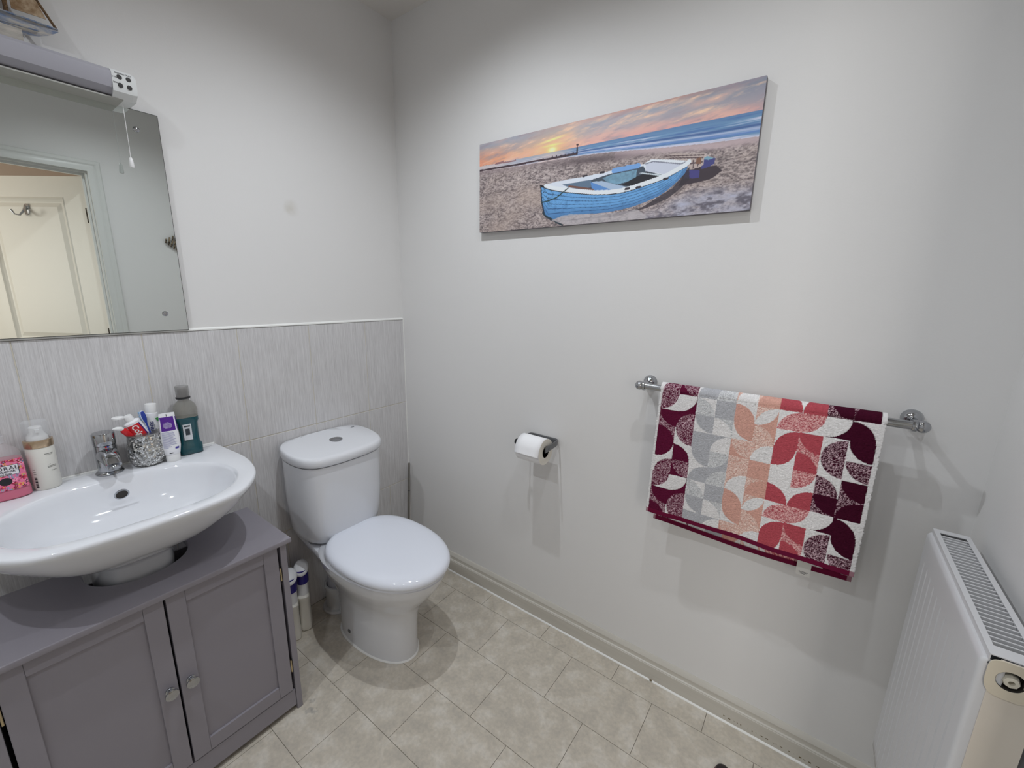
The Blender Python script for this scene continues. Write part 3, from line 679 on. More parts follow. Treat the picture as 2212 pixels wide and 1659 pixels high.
MB().loft([sup(.0135,.0135,0,2,28,ox=-.0135), sup(.0135,.0135,.004,2,28,ox=-.0135), sup(.011,.011,.0055,2,28,ox=-.0135)]).xf(Mc).build('flip_lid', white_plastic, t, smooth=40)
# small curled red tube below it
Ms = tilt(.058,-1.029,ZB+.088, math.radians(-80), .62) @ Matrix.Scale(.80, 4)
t2 = thing('toothpaste_tube', 'nearly empty red toothpaste tube hooked over the tumbler rim', 'toothpaste', (.066,-1.02,ZB+.06))
sm_ = MB().loft([sup(.010,.0015,-.07,2.4), sup(.010,.004,.0,2.4), sup(.010,.006,.03,2.2), sup(.0098,.0078,.043,2), sup(.006,.006,.047,2)]).xf(Ms).build('tube_body', red_m, t2, smooth=40)
MB().loft([sup(.0068,.0068,.046,2), sup(.0072,.0072,.047,2), sup(.0088,.0085,.055,2,ox=-.003), sup(.0075,.007,.0635,2,ox=-.009), sup(.004,.004,.0665,2,ox=-.013)]).xf(Ms).build('cap', white_plastic, t2, smooth=50)
# tall white tube standing cap up
Mt = tilt(.034,-.984,ZB+.012, math.radians(90), .06, .1)
t3, b3, c3 = tube_pack('toothpaste_tube', 'white toothpaste tube with dark blue lettering and tall round cap in the tumbler', Mt, .130, .0175, .0150, .0265, .0132, wp, white_plastic, rcap_taper=1.04)
gm = mat('green print', hx(60,140,70), .4)
MB().prism([(.0035,.119),(.0125,.121),(.0105,.108)], 'y', -.01545, -.0140).xf(Mt).build('green_flag', gm, b3)
text_part('lettering', 'SENSODYNE', .0115, Mt @ frame((-.006,-.0139,.078), (0,.05,-1), (1,0,0)), mat('dark blue print', hx(35,45,110), .4), b3, bold=.0002)
for k in range(3): MB().box(.0005+.0028*k,.0016+.0028*k,-.0153,-.0140,.062,.1-.012*k).xf(Mt).build('small_print', mat('grey print', hx(130,134,150), .5), b3)
# toothbrush
TB = thing('toothbrush', 'blue and white toothbrush leaning in the tumbler between the two tubes', 'toothbrush', (.062,-.99,ZB+.01))
Mb = tilt(.066,-.982,ZB+.026, math.radians(-110), .16, .25)
blue_g = mat('blue rubber grip', hx(38,62,150), .4)
MB().loft([sup(.0035,.003,0,2), sup(.0045,.0038,.03,2), sup(.0042,.0036,.06,2), sup(.0028,.0026,.085,2), sup(.0032,.0026,.10,2), sup(.0062,.003,.112,2), sup(.0070,.003,.122,2), sup(.0055,.0028,.134,2), sup(.002,.0015,.138,2)]).xf(Mb).build('handle', mat('pale blue white plastic', hx(205,215,235), .3), TB, smooth=50)
MB().loft([sup(.0012,.001,.028,2,oy=-.0034), sup(.0028,.0015,.045,2,oy=-.0032), sup(.0022,.0012,.075,2,oy=-.0026), sup(.0022,.0012,.098,2,oy=-.002), sup(.0050,.0012,.112,2,oy=-.0026), sup(.0058,.0012,.122,2,oy=-.0028), sup(.0045,.001,.133,2,oy=-.0024), sup(.001,.0006,.137,2,oy=-.001)]).xf(Mb).build('grip', blue_g, TB, smooth=50)
bs = MB()
for i in range(7):
    for j in range(3): bs.lathe([(.0011,.002),(.001,.0115+.001*(i%2))], (0,0,0), n=6, M=Matrix.Translation((-.0038+.0038*j,.0,.110+.0038*i)) @ Matrix.Rotation(-PI/2,4,'X'))
bs.xf(Mb); bo_ = bs.build('bristles', mat('light blue bristles', hx(120,180,230), .6), TB); bo_['kind'] = 'stuff'
# purple and white tube standing on its cap
Mp = item_matrix(.083,-.953,-.12)
TT = thing('face_cream_tube', 'purple and white tube standing on its cap in front of the green mouthwash', 'tube', (.083,-.953,ZB))
MB().loft([sup(.0165,.0135,0.0005,2.2), sup(.0168,.0138,.002,2.2), sup(.0178,.0148,.022,2.2), sup(.0172,.0142,.0235,2.2)]).xf(Mp).build('cap', white_plastic, TT, smooth=40)
def tub(z): 
    u = (z-.0235)/.125
    w = np.interp(u, [0,.18,.5,1], [.0185,.0225,.0220,.0185]); d = np.interp(u, [0,.1,.45,.8,1], [.0155,.0165,.0125,.006,.0012]); return float(w), float(d)
zs = np.linspace(.0235,.1485,22)
pb = MB().loft([sup(*tub(z), z, 2.3, 44) for z in zs]).xf(Mp).build('tube_body', wp, TT, smooth=50)
def tpanel(x0, x1, z0, z1, mtl, nm, off=.0004):
    g = []
    for z in np.linspace(z0, z1, 12):
        w, d = tub(z); g.append([(x*w, surf_y(w, d, 2.3, x*w)-off, z) for x in np.linspace(x0, x1, 10)])
    m_ = MB(); m_.loft(g, False, False, closed=False); return m_.xf(Mp).build(nm, mtl, pb, smooth=60, fix=False)
pur = mat('deep purple print', hx(84,34,140), .35)
tpanel(-.99,.72,.096,.1375,pur,'purple_panel')
tpanel(.90,.999,.094,.136,pur,'purple_panel')
fine = mat('violet small print', hx(150,150,190), .5); fw = mat('white small print', hx(225,215,240), .5)
rs_ = random.Random(3)
for k in range(16):
    z = .0915-.0031*k; x1 = rs_.uniform(.25,.62) if k < 13 else rs_.uniform(-.5,.2)
    tpanel(-.86, x1, z, z+.0011, fine, 'small_print', .0006)
for k in range(7): z = .1205-.0027*k; h = .5-.02*abs(k-3)-(.25 if k == 0 else 0)-(.12 if k == 6 else 0); tpanel(-.12-h, -.12+h, z, z+.0009, fw, 'small_print', .0008)
tpanel(-.1,-.02,.139,.1455,ink,'batch_mark',.0006); tpanel(.30,.72,.040,.046,mat('violet block print', hx(70,60,150), .5),'logo_block',.0006); tpanel(-.45,.0,.0275,.030,ink,'batch_mark',.0006)
# mouthwash
MW = thing('mouthwash_bottle', 'green mouthwash bottle with clear grey cap at the right end of the washbasin', 'bottle', (.048,-.898,ZB))
Mm = item_matrix(.048,-.898,-.10)
liq = mat('teal liquid', hx(0,70,80), .1, coat=.5); shell = mat('clear grey plastic', hx(140,138,130), .08, alpha=.55, coat=.6)
pr = [(0.0005,.027,.019),(.003,.0305,.0215),(.030,.0305,.0215),(.036,.0255,.019),(.060,.0245,.0185),(.100,.0262,.019),(.108,.0295,.021),(.142,.0300,.0215),(.156,.0275,.020),(.165,.020,.016),(.170,.0145,.0135),(.178,.0135,.0130)]
MB().loft([sup(w, d, z, 4.2 if z < .15 else 2.4, 40) for z, w, d in [(.1187,.0296,.0211)]+pr[7:]]).xf(Mm).build('bottle_body', shell, MW, smooth=35)
MB().loft([sup(w, d, z, 4.2, 40) for z, w, d in pr[:7]] + [sup(.0296,.0211,.1185,4.2,40)]).xf(Mm).build('liquid', liq, MW, smooth=35)
MB().loft([sup(.0175,.0175,.1765,2), sup(.0185,.0185,.178,2), sup(.0185,.0185,.181,2), sup(.016,.016,.1825,2)]).xf(Mm).build('neck_ring', mat('black tamper ring', (.015,.015,.017), .4), MW, smooth=40)
MB().loft([sup(.0162,.0162,.182,2), sup(.0165,.0165,.19,2), sup(.0172,.0172,.213,2), sup(.0165,.0165,.2155,2), sup(.001,.001,.216,2)]).xf(Mm).build('cap', mat('smoky clear cap', hx(150,148,146), .12, alpha=.62, coat=.4), MW, smooth=40)
MB().loft([sup(.012,.012,.183,2), sup(.012,.012,.203,2), sup(.009,.009,.205,2)]).xf(Mm).build('inner_cap', mat('dark inner cap', hx(70,70,72), .4), MW, smooth=40)
MB().box(-.015,.006,-.0206,-.0190,.048,.098).xf(Mm).build('label', mat('back label white', hx(205,210,214), .4), MW)
MB().box(-.012,.003,-.0211,-.0205,.090,.094).box(-.010,.001,-.0211,-.0205,.064,.084).xf(Mm).build('label_print', mat('dark print', (.03,.04,.05), .5), MW)
# foam pump bottle
FB = thing('foam_pump_bottle', 'white cosmetic pump bottle with gold collar left of the tap', 'bottle', (.045,-1.203,ZB))
Mq = item_matrix(.043,-1.206,.05) @ Matrix.Diagonal((.98,.98,1.09,1))
MB().loft([sup(.0235,.0235,.0005,2), sup(.0258,.0258,.004,2), sup(.0262,.0262,.098,2), sup(.0252,.0252,.102,2)]).xf(Mq).build('bottle_body', mat('pearl white plastic', hx(228,226,218), .35), FB, smooth=40)
MB().loft([sup(.0262,.0262,.1025,2), sup(.0268,.0268,.1035,2), sup(.0268,.0268,.119,2), sup(.0258,.0258,.1195,2)]).xf(Mq).build('gold_collar', mat('champagne gold', hx(196,172,142), .25, .9), FB, smooth=40)
MB().loft([sup(.0242,.0242,.1195,2), sup(.0242,.0242,.158,2), sup(.0225,.0225,.1625,2), sup(.001,.001,.163,2)]).xf(Mq).build('clear_overcap', mat('clear frosted cap', hx(225,226,228), .2, alpha=.30), FB, smooth=40)
MB().loft([sup(.020,.020,.119,2), sup(.0185,.0185,.128,2), sup(.0125,.0125,.137,2), sup(.0125,.0125,.148,2), sup(.0105,.0105,.150,2)]).box(-.004,.004,-.021,-.008,.1385,.1455).xf(Mq).build('pump_head', white_plastic, FB, smooth=40)
def cyl(p, R=.0263): a = p.x/R; return Vector((R*math.sin(a), -R*math.cos(a)-.0002-p.z, p.y))
def cyl_bars(bars, mtl, nm, par, R=.0263, M=Mq):
    for x0, x1, z0, z1 in bars:
        g = [[tuple(cyl(Vector((x, z, .0001)), R)) for x in np.linspace(x0, x1, 5)] for z in (z0, z1)]
        MB().loft(g, False, False, closed=False).xf(M).build(nm, mtl, par, smooth=60, fix=False)
cyl_bars([(.002,.0195,.086,.0872),(.006,.018,.0835,.0841),(.003,.022,.056,.0570),(.003,.021,.0535,.0544),(.009,.021,.0448,.0456),(.006,.010,.0605,.0612)], mat('grey small print', hx(110,110,105), .5), 'small_print', FB)
cyl_bars([(-.0265,-.0205,z,z+h) for z, h in ((.008,.0028),(.0118,.0012),(.014,.0025),(.0175,.001),(.0205,.003),(.0245,.002),(.028,.0045),(.0345,.001),(.040,.0014),(.046,.0008),(.052,.001))], ink, 'bar_print', FB)
# hand soap
HS = thing('hand_soap_bottle', 'pink liquid soap bottle with floral label at the left end of the washbasin', 'bottle', (.052,-1.273,ZB))
Mh = item_matrix(.052,-1.273,.0)
pinkl = mat('pink soap', hx(240,130,160), .12, trans=.35, coat=.5)
MB().loft([sup(.034,.022,.0006,3.2), sup(.0385,.0255,.004,3.2), sup(.0385,.0255,.022,3.2), sup(.0365,.024,.032,3.2), sup(.0355,.0235,.09,3.2), sup(.0345,.023,.098,3.2)]).xf(Mh).build('liquid', pinkl, HS, smooth=40)
MB().loft([sup(.035,.0235,.098,3.2), sup(.034,.023,.112,3), sup(.028,.020,.124,2.5), sup(.016,.014,.133,2), sup(.013,.013,.142,2)]).xf(Mh).build('clear_shoulder', mat('clear bottle', hx(225,222,224), .1, alpha=.25, coat=.5), HS, smooth=40)
MB().loft([sup(.0145,.0145,.140,2), sup(.0145,.0145,.156,2), sup(.006,.006,.158,2), sup(.0055,.0055,.178,2), sup(.011,.010,.180,2), sup(.010,.009,.192,2)]).box(-.006,.006,-.045,-.005,.181,.190).xf(Mh).build('pump_head', mat('clear pump plastic', hx(225,222,224), .15, alpha=.5), HS, smooth=40)
n = 150; U, V = np.meshgrid(np.linspace(-1,1,n), np.linspace(0,1,n)); col = np.zeros((n,n,3)); col[:] = hx(236,120,160)
r2 = np.random.default_rng(11)
pal = [hx(190,35,75), hx(225,60,100), hx(130,160,190), hx(90,40,60), hx(238,170,90), hx(250,160,190), hx(150,25,60)]
for k in range(150):
    cx, cy = r2.uniform(-1,1), r2.uniform(0,1); R = r2.uniform(.05,.15); c = np.array(pal[r2.integers(len(pal))])
    dx, dy = (U-cx), (V-cy)*1.9; rad = np.hypot(dx, dy); an = np.arctan2(dy, dx); q = rad < R*(.75+.25*np.cos(5*an+k))
    col[q] = c; q2 = rad < R*.3; col[q2] = pal[r2.integers(len(pal))]
box = (np.abs(U) < .72) & (np.abs(V-.66) < .17); col[box] = hx(40,40,60)
box = (np.abs(U) < .69) & (np.abs(V-.66) < .155); col[box] = hx(236,232,236)
ov = (U/.30)**2+((V-.30)/.13)**2 < 1; col[ov] = hx(30,26,32)
edge = (np.abs(U) > .90) & (V > .93); 
pts = []; 
for j in range(n):
    for i in range(n):
        x = U[j,i]*.0345; v = V[j,i]; zc = .026+.075*v; w = .0368+.0004; pts.append((x, surf_y(.0385,.0262,3.2,x)-.0005, zc))
fs = [(j*n+i, j*n+i+1, (j+1)*n+i+1, (j+1)*n+i) for j in range(n-1) for i in range(n-1) if not (abs(U[j,i]) > .88 and V[j,i] > .94)]
paint_m = mat('printed paint', (1,1,1), .4, attr='paint', coat=.2)
m_ = MB(); m_.v = pts; m_.f = fs
m_.xf(Mh).build('floral_label', paint_m, HS, colors=col.reshape(-1,3), fix=False)
tfr = lambda x, z: Mh @ frame((x,-.0269,z), (1,0,0), (0,0,1))
pk = mat('label lettering', hx(50,45,60), .5)
text_part('lettering', 'FLORAL', .0125, tfr(0,.0805), pk, HS, space=1.15)
text_part('lettering', 'GARDENIA', .0075, tfr(0,.0725), pk, HS)
text_part('lettering', 'Hand Soap', .0055, tfr(0,.0665), pk, HS)

# ------------------------------------------------------------------ painting on canvas
PX0, PX1, PZ0, PZ1 = .4905, 1.4045, 1.5545, 1.8605
HM = None
def homography(src, dst):
    A = []
    for (x, y), (u, v) in zip(src, dst):
        A += [[x,y,1,0,0,0,-u*x,-u*y,-u],[0,0,0,x,y,1,-v*x,-v*y,-v]]
    return np.linalg.svd(np.array(A, float))[2][-1].reshape(3,3)
HM = homography([(55,548),(2135,40),(2000,1030),(50,1180)], [(0,0),(3,0),(3,1),(0,1)])
def st(pts):
    p = np.array(pts, float); q = np.c_[p, np.ones(len(p))] @ HM.T; return q[:, :2]/q[:, 2:]
def vnoise(x, y, seed):
    r = np.random.default_rng(seed); T_ = r.random((256,256)); xi = np.floor(x).astype(int); yi = np.floor(y).astype(int)
    fx = x-xi; fy = y-yi; fx = fx*fx*(3-2*fx); fy = fy*fy*(3-2*fy); g = lambda a, b: T_[a % 256, b % 256]
    return (g(xi,yi)*(1-fx)+g(xi+1,yi)*fx)*(1-fy)+(g(xi,yi+1)*(1-fx)+g(xi+1,yi+1)*fx)*fy
def fbm(x, y, seed, o=5):
    s = 0; a = .5; t = 0
    for k in range(o): s = s+a*vnoise(x*2**k, y*2**k, seed+k); t += a; a *= .55
    return s/t
def inpoly(X, Y, P):
    c = np.zeros(X.shape, bool); n = len(P)
    for i in range(n):
        (x1,y1),(x2,y2) = P[i], P[i-1]
        if y1 == y2: continue
        q = ((y1 > Y) != (y2 > Y)) & (X < (x2-x1)*(Y-y1)/(y2-y1)+x1); c ^= q
    return c
def segd(X, Y, P):
    d = np.full(X.shape, 9.)
    for (x1,y1),(x2,y2) in zip(P[:-1], P[1:]):
        L2 = (x2-x1)**2+(y2-y1)**2+1e-12; t = np.clip(((X-x1)*(x2-x1)+(Y-y1)*(y2-y1))/L2, 0, 1)
        d = np.minimum(d, np.hypot(X-x1-t*(x2-x1), Y-y1-t*(y2-y1)))
    return d
NX, NY = 700, 234
def paint_scene():
    X, Y = np.meshgrid(np.linspace(0,3,NX), np.linspace(0,1,NY))
    def line(pts):
        q = st(pts); o = np.argsort(q[:,0]); return np.interp(X, q[o,0], q[o,1])
    C_ = lambda r,g,b: np.array([r,g,b], float)/255
    img = np.zeros((NY,NX,3))
    def mix(m, c):
        nonlocal img
        m = np.clip(m,0,1)[...,None]; img = img*(1-m)+np.asarray(c)*m
    hor = line([(55,706),(2095,292)])
    v = np.clip(Y/hor, 0, 1); sx, sy = st([(570,585)])[0]; ds = np.hypot((X-sx)*.55, (Y-sy)*1.0)
    # sky
    img[:] = C_(148,150,162)
    mix((v-.25)*1.5, C_(190,160,155)); mix((v-.62)*2.4*np.clip(X/1.2,.0,1), C_(214,150,142)); 
    mix(np.clip(v*1.4-.2,0,1)*np.clip(1.35-X/.95,0,1), C_(222,158,112)); mix((1-X/.55)*(v-.2)*1.3, C_(214,132,100))
    mix(np.clip((X-2.0),0,1)*(1-v)*1.2, C_(120,126,142))
    cl = fbm(X*3.0-Y*5.0, Y*15+X*2.6, 21, 6)
    mix((cl-.48)*3.2*(.3+.7*v), C_(216,168,152)*.98); mix((.5-cl)*2.6, C_(146,140,152)); 
    c2 = fbm(X*4-Y*7, Y*26+X*4.5, 31, 5); mix((c2-.58)*3, C_(232,188,154)); mix((.42-c2)*2.8, C_(150,128,138))
    mix(np.exp(-(ds/.17)**2)*.6, C_(240,176,112)); mix(np.exp(-(ds/.040)**2)*.8, C_(255,214,110)); mix(np.exp(-(ds/.020)**2), C_(255,246,180))
    mix(np.exp(-((Y-sy+.10+.10*(X-sx))/.012)**2)*np.exp(-((X-sx)/.16)**2)*.9, C_(255,222,130))
    mix(np.exp(-((Y-sy+.045)/.010)**2)*np.exp(-((X-sx)/.12)**2)*.9, C_(255,214,120))
    # sea
    shore = line([(55,742),(330,702),(700,640),(850,618),(1000,602),(1300,578),(1700,540),(2070,490)])
    sea = (Y > hor) & (Y < shore); t = np.clip((Y-hor)/np.maximum(shore-hor,1e-3),0,1)
    S_ = np.zeros_like(img); S_[:] = C_(92,134,172)
    def smix(m, c):
        nonlocal S_
        m = np.clip(m,0,1)[...,None]; S_ = S_*(1-m)+np.asarray(c)*m
    smix(1-t*3.2, C_(78,118,162)); wv_ = fbm(X*1.6, t*13+X*.8, 41, 4)
    smix((wv_-.50)*6*(t > .25), C_(178,184,208)); smix((.47-wv_)*6, C_(66,104,160)); smix(np.exp(-((t-.55)/.07)**2)*.9*(X > .9), C_(50,84,140)); smix(np.exp(-((t-.78)/.05)**2)*.8*(X > .8), C_(78,118,184))
    smix(np.exp(-((t-.67)/.05)**2)*.8*(X > .8), C_(176,184,210)); smix((t-.86)*8, C_(186,186,206))
    smix(np.clip(1.25-X,0,1)*.9, C_(196,180,178)); smix(np.exp(-((X-sx)/.25)**2)*.5, C_(235,190,160))
    img = np.where(sea[...,None], S_, img)
    # sand
    sand = Y >= shore; f1 = fbm(X*22+5*fbm(X*5,Y*9,5,3), Y*62+6*fbm(X*7,Y*9,6,3), 51, 5); f2 = fbm(X*60, Y*130, 61, 3); f3 = fbm(X*2, Y*3, 71, 3)
    A_ = np.zeros_like(img); A_[:] = C_(146,132,130)
    def amix(m, c):
        nonlocal A_
        m = np.clip(m,0,1)[...,None]; A_ = A_*(1-m)+np.asarray(c)*m
    amix((f1-.5)*3.6, C_(178,164,162)); amix((.49-f1)*4.4, C_(96,86,88)); amix((f2-.54)*3, C_(190,176,172)); amix((.46-f2)*3.5, C_(84,74,78))
    amix((f3-.5)*1.6, C_(172,152,140)); amix(np.clip(1-(Y-shore)*14,0,1)*.75, C_(140,124,126)*1.0)
    q = line([(1250,600),(1500,585),(1800,560),(2065,512)]); amix(np.exp(-((Y-q+.01)/.035)**2)*(X > 1.75)*.9, C_(176,156,160))
    q = line([(55,760),(780,645),(1000,618),(1240,600),(1350,620),(1700,620),(2060,560)]); amix(np.exp(-((Y-q-.03)/.035)**2)*np.exp(-((X-1.5)/.45)**2)*.85, C_(86,74,78))
    # wave-washed pale sand lower right
    pr_ = np.clip((X-1.55)*1.2,0,1)*np.clip((Y-line([(1000,1080),(1300,990),(1600,850),(1800,830),(2030,800)]))*9,0,1)
    amix(pr_*(.35+1.3*fbm(X*7,Y*16,81,4)-.35), C_(166,168,188)); amix(pr_*(.5-fbm(X*12,Y*24,91,5))*5, C_(96,92,104))
    img = np.where(sand[...,None], A_, img)
    # groyne and pier
    g = st([(55,735),(330,690),(450,665),(570,648),(745,613)]); mix((segd(X,Y,g) < .010), C_(66,50,58)); 
    for p in ((570,645,632),(600,640,628),(632,637,624),(662,632,618),(690,628,612),(720,622,605)):
        mix(segd(X,Y,st([(p[0],p[1]),(p[0],p[2])])) < .006, C_(52,42,52))
    mix(segd(X,Y,st([(748,615),(750,570)])) < .009, C_(44,36,46)); mix(segd(X,Y,st([(750,575),(751,548)])) < .004, C_(70,50,56)); mix(segd(X,Y,st([(747,549),(755,549)])) < .008, C_(70,50,56))
    for P_ in ([(165,685),(170,678),(200,672),(222,660),(225,672),(265,666),(300,660),(310,650),(312,664),(230,682)],[(70,697),(160,690),(165,684),(230,678),(160,693)]): mix(inpoly(X,Y,st(P_)), C_(140,100,104))
    # boxes and nets behind the boat
    mix(inpoly(X,Y,st([(1530,740),(1640,715),(1760,700),(1800,740),(1720,800),(1600,830),(1480,850)])), C_(60,50,58))
    mix(inpoly(X,Y,st([(1520,796),(1540,735),(1634,735),(1632,790),(1570,797)])), C_(62,58,122)); mix(inpoly(X,Y,st([(1655,655),(1752,646),(1742,688),(1705,712),(1645,730)])), C_(60,62,122))
    mix(inpoly(X,Y,st([(1655,655),(1690,632),(1740,648),(1700,662)])), C_(120,168,190)*.9)
    mix(inpoly(X,Y,st([(1375,640),(1440,614),(1672,616),(1662,700),(1590,728),(1550,722),(1552,670)])), C_(172,156,150)); 
    for a,b in (((1380,634),(1665,624)),((1420,648),(1660,644)),((1560,690),(1655,676)),((1590,665),(1588,722)),((1630,650),(1622,705))): mix(segd(X,Y,st([a,b])) < .005, C_(90,74,78))
    mix(inpoly(X,Y,st([(1612,650),(1650,640),(1645,690),(1608,690)])), C_(120,84,66))
    # boat
    top = [(487,845),(520,858),(560,872),(630,884),(700,893),(870,908),(960,906),(1050,898),(1150,872),(1240,842),(1330,812),(1400,782),(1480,738),(1530,710),(1555,688)]
    bot = [(1545,720),(1530,755),(1490,800),(1450,838),(1390,888),(1330,928),(1240,966),(1150,1000),(1060,1022),(960,1040),(860,1048),(760,1054),(690,1062),(640,1072),(560,1094),(535,1080),(512,1050),(500,1010),(492,960),(488,900)]
    shd = [(560,1094),(1000,1060),(1240,1000),(1400,930),(1500,850),(1560,790),(1560,700),(1440,850),(1200,1000),(900,1050)]
    mix(inpoly(X,Y,st([(x, y+14) for x,y in shd]))*.8, C_(52,46,54))
    hullm = inpoly(X,Y,st(top+bot)); tt = line([(487,845),(700,893),(870,908),(1050,898),(1240,842),(1400,782),(1555,688)]); bb = line([(487,985),(535,1085),(760,1054),(960,1040),(1150,1000),(1330,928),(1450,838),(1555,700)])
    u = np.clip((Y-tt)/np.maximum(bb-tt,.01),0,1)
    HB = np.zeros_like(img); HB[:] = C_(84,150,205); w_ = np.clip((u-.55)*2,0,1)[...,None]; HB = HB*(1-w_)+C_(58,112,165)*w_
    w_ = np.clip((.9-np.abs(X-.75)*3)*0+ (fbm(X*22,Y*22,101,4)-.5)*1.2,0,1)[...,None]; HB = HB*(1-w_)+C_(44,96,146)*w_
    img = np.where(hullm[...,None], HB, img)
    for k in (.2,.36,.52,.68,.84): mix((np.abs(u-k) < .014)*hullm*.75, C_(30,66,110))
    rst = (fbm(X*60,Y*60,111,3) > .64)*hullm*np.exp(-((X-.86)/.2)**2)*(u < .6); mix(rst*.9, C_(40,60,76)); mix(segd(X,Y,st([(487,845),(492,960),(512,1055),(560,1094)])) < .008, C_(34,48,66))
    far = [(487,845),(600,815),(700,797),(800,780),(960,745),(1080,722),(1190,700),(1240,688),(1300,668),(1420,668),(1555,688)]
    inner = inpoly(X,Y,st(top+far[::-1])); mix(inner, C_(196,204,216))
    mix(inpoly(X,Y,st([(640,838),(860,800),(1000,757),(1225,706),(1250,742),(1400,778),(1375,800),(1240,842),(1120,866),(1000,884),(880,884),(760,872),(690,858)])), C_(60,72,86))
    mix(inpoly(X,Y,st([(640,838),(850,802),(845,860),(760,872),(690,858)]))*.9, C_(88,112,136)); mix(inpoly(X,Y,st([(930,792),(1000,765),(1180,730),(1170,800),(1040,838),(960,820)]))*(.35+fbm(X*20,Y*20,121,4)), C_(104,150,176))
    mix(inpoly(X,Y,st([(1060,845),(1180,780),(1250,750),(1370,780),(1380,800),(1200,850)])), C_(34,34,40))
    mix(inpoly(X,Y,st([(1195,758),(1215,752),(1420,776),(1400,784)])), C_(188,200,208)); 
    mix(inpoly(X,Y,st([(850,818),(925,812),(1125,862),(1085,884),(1000,884),(900,852)])), C_(150,172,198)); mix(inpoly(X,Y,st([(845,820),(880,832),(1000,880),(880,884),(850,862)])), C_(70,126,190))
    mix(segd(X,Y,st([(690,850),(780,862),(860,876)])) < .010, C_(110,74,64))
    mix(segd(X,Y,st([(1010,738),(1190,702)])) < .022, C_(96,148,206))
    mix(inpoly(X,Y,st([(1235,684),(1285,655),(1420,658),(1552,668),(1545,705),(1420,776),(1330,762),(1240,740)])), C_(204,210,224)); mix(inpoly(X,Y,st([(1240,692),(1300,672),(1500,692),(1420,772),(1245,742)])), C_(184,190,206)); mix(segd(X,Y,st([(1240,690),(1300,672),(1500,690),(1545,672)])) < .005, C_(120,124,140))
    mix((segd(X,Y,st(top)) < .011), C_(34,30,36)); mix((segd(X,Y,st([(x+2,y-13) for x,y in top[1:]])) < .020), C_(206,212,222))
    for p in ((1095,872),(1175,862),(1375,800),(915,752),(790,777)): mix(segd(X,Y,st([p,(p[0]+26,p[1]-5)])) < .010, C_(54,48,56))
    mix(segd(X,Y,st([(683,862),(600,930),(540,955),(492,965)])) < .006, C_(36,60,58)); mix(segd(X,Y,st([(500,1040),(520,1068),(560,1085),(600,1112),(640,1130)])) < .009, C_(40,56,66))
    # sand banked against the hull
    bank = inpoly(X,Y,st([(560,1094),(640,1062),(700,1052),(850,1052),(1000,1045),(1180,1020),(1260,1080),(1100,1120),(900,1130),(700,1140)])); mix(bank*(.55+.45*f1), C_(170,164,168))
    return img
img = paint_scene()
lin = np.clip(s2l(np.clip(img,0,1))*1.32, 0, .92); gl = lin.mean(-1,keepdims=True); lin = gl+(lin-gl)*.86
m_ = MB(); xs = np.linspace(PX0,PX1,NX); zs = np.linspace(PZ1,PZ0,NY)
PI_T = thing('canvas_print', 'wide canvas print of a blue rowing boat on a beach at sunset', 'picture', ((PX0+PX1)/2, 0, (PZ0+PZ1)/2))
me = bpy.data.meshes.new('printed_face'); vv = np.zeros((NY,NX,3),np.float32); vv[...,0] = xs[None,:]; vv[...,1] = -.0202; vv[...,2] = zs[:,None]
idx = np.arange(NX*NY).reshape(NY,NX); ff = np.stack([idx[1:,:-1],idx[1:,1:],idx[:-1,1:],idx[:-1,:-1]],-1).reshape(-1,4)
def fast_mesh(name, vv, ff, colors, material, parent, smooth=False):
    me = bpy.data.meshes.new(name); n = len(vv); me.vertices.add(n); me.vertices.foreach_set('co', vv.astype(np.float32).ravel())
    me.loops.add(ff.size); me.loops.foreach_set('vertex_index', ff.astype(np.int32).ravel()); me.polygons.add(len(ff)); me.polygons.foreach_set('loop_start', np.arange(0, ff.size, 4, dtype=np.int32))
    me.update(calc_edges=True); at = me.color_attributes.new('paint','FLOAT_COLOR','POINT'); c = np.ones((n,4),np.float32); c[:,:3] = colors; at.data.foreach_set('color', c.ravel())
    me.materials.append(material)
    if smooth: me.shade_smooth()
    o = bpy.data.objects.new(name, me); COL.objects.link(o)
    if parent is not None: o.parent = parent; o.matrix_parent_inverse = parent.matrix_basis.inverted()
    return o
canvas_m = mat('canvas print', (1,1,1), .55, attr='paint', bump=((900,900,900), .15, .0004))
fast_mesh('printed_face', vv.reshape(-1,3), ff, lin.reshape(-1,3), canvas_m, PI_T)
MB().box(PX0,PX1,-.0195,-.0015,PZ0,PZ1,.0006,1).build('canvas_edge', mat('canvas wrap', hx(132,128,136), .6, noise=((6,6,6), hx(96,92,100), .2, 4)), PI_T)

# ------------------------------------------------------------------ towel rail
BY, BZ, BR_ = -.070, 1.066, .0100
TR = thing('towel_rail', 'chrome wall-mounted towel rail holding the patterned towel', 'towel rail', (1.49,0,BZ))
MB().tube([(1.180,BY,BZ),(1.804,BY,BZ)], BR_, 24).build('bar', chrome, TR, smooth=40)
for x, s in ((1.186,-1),(1.797,1)):
    prof = [(.0205,0.0005),(.0210,-.003)] + [(.0205*math.cos(a), -.004-.0205*math.sin(a)) for a in [PI/2*k/8 for k in range(8)]] + [(.001,-.0246)]
    MB().lathe(prof, (x, 0, BZ+.002), 'y', 32).build('wall_rose', chrome, TR, smooth=50)
    MB().tube([(x,-.024,BZ+.0015),(x,BY,BZ)], .0078, 16).build('arm', chrome, TR, smooth=50)
    MB().lathe([(.001,-.0148)]+[(.0138*math.sin(PI*k/12), -.0138*math.cos(PI*k/12)) for k in range(1,12)]+[(.001,.0139)], (x+s*.010, BY, BZ), 'x', 24).build('finial', chrome, TR, smooth=60)
    MB().lathe([(.0098,-.004),(.0132,-.004),(.0136,0),(.0132,.004),(.0098,.004)], (x-s*.0035, BY, BZ), 'x', 24).build('collar', chrome, TR, smooth=40)

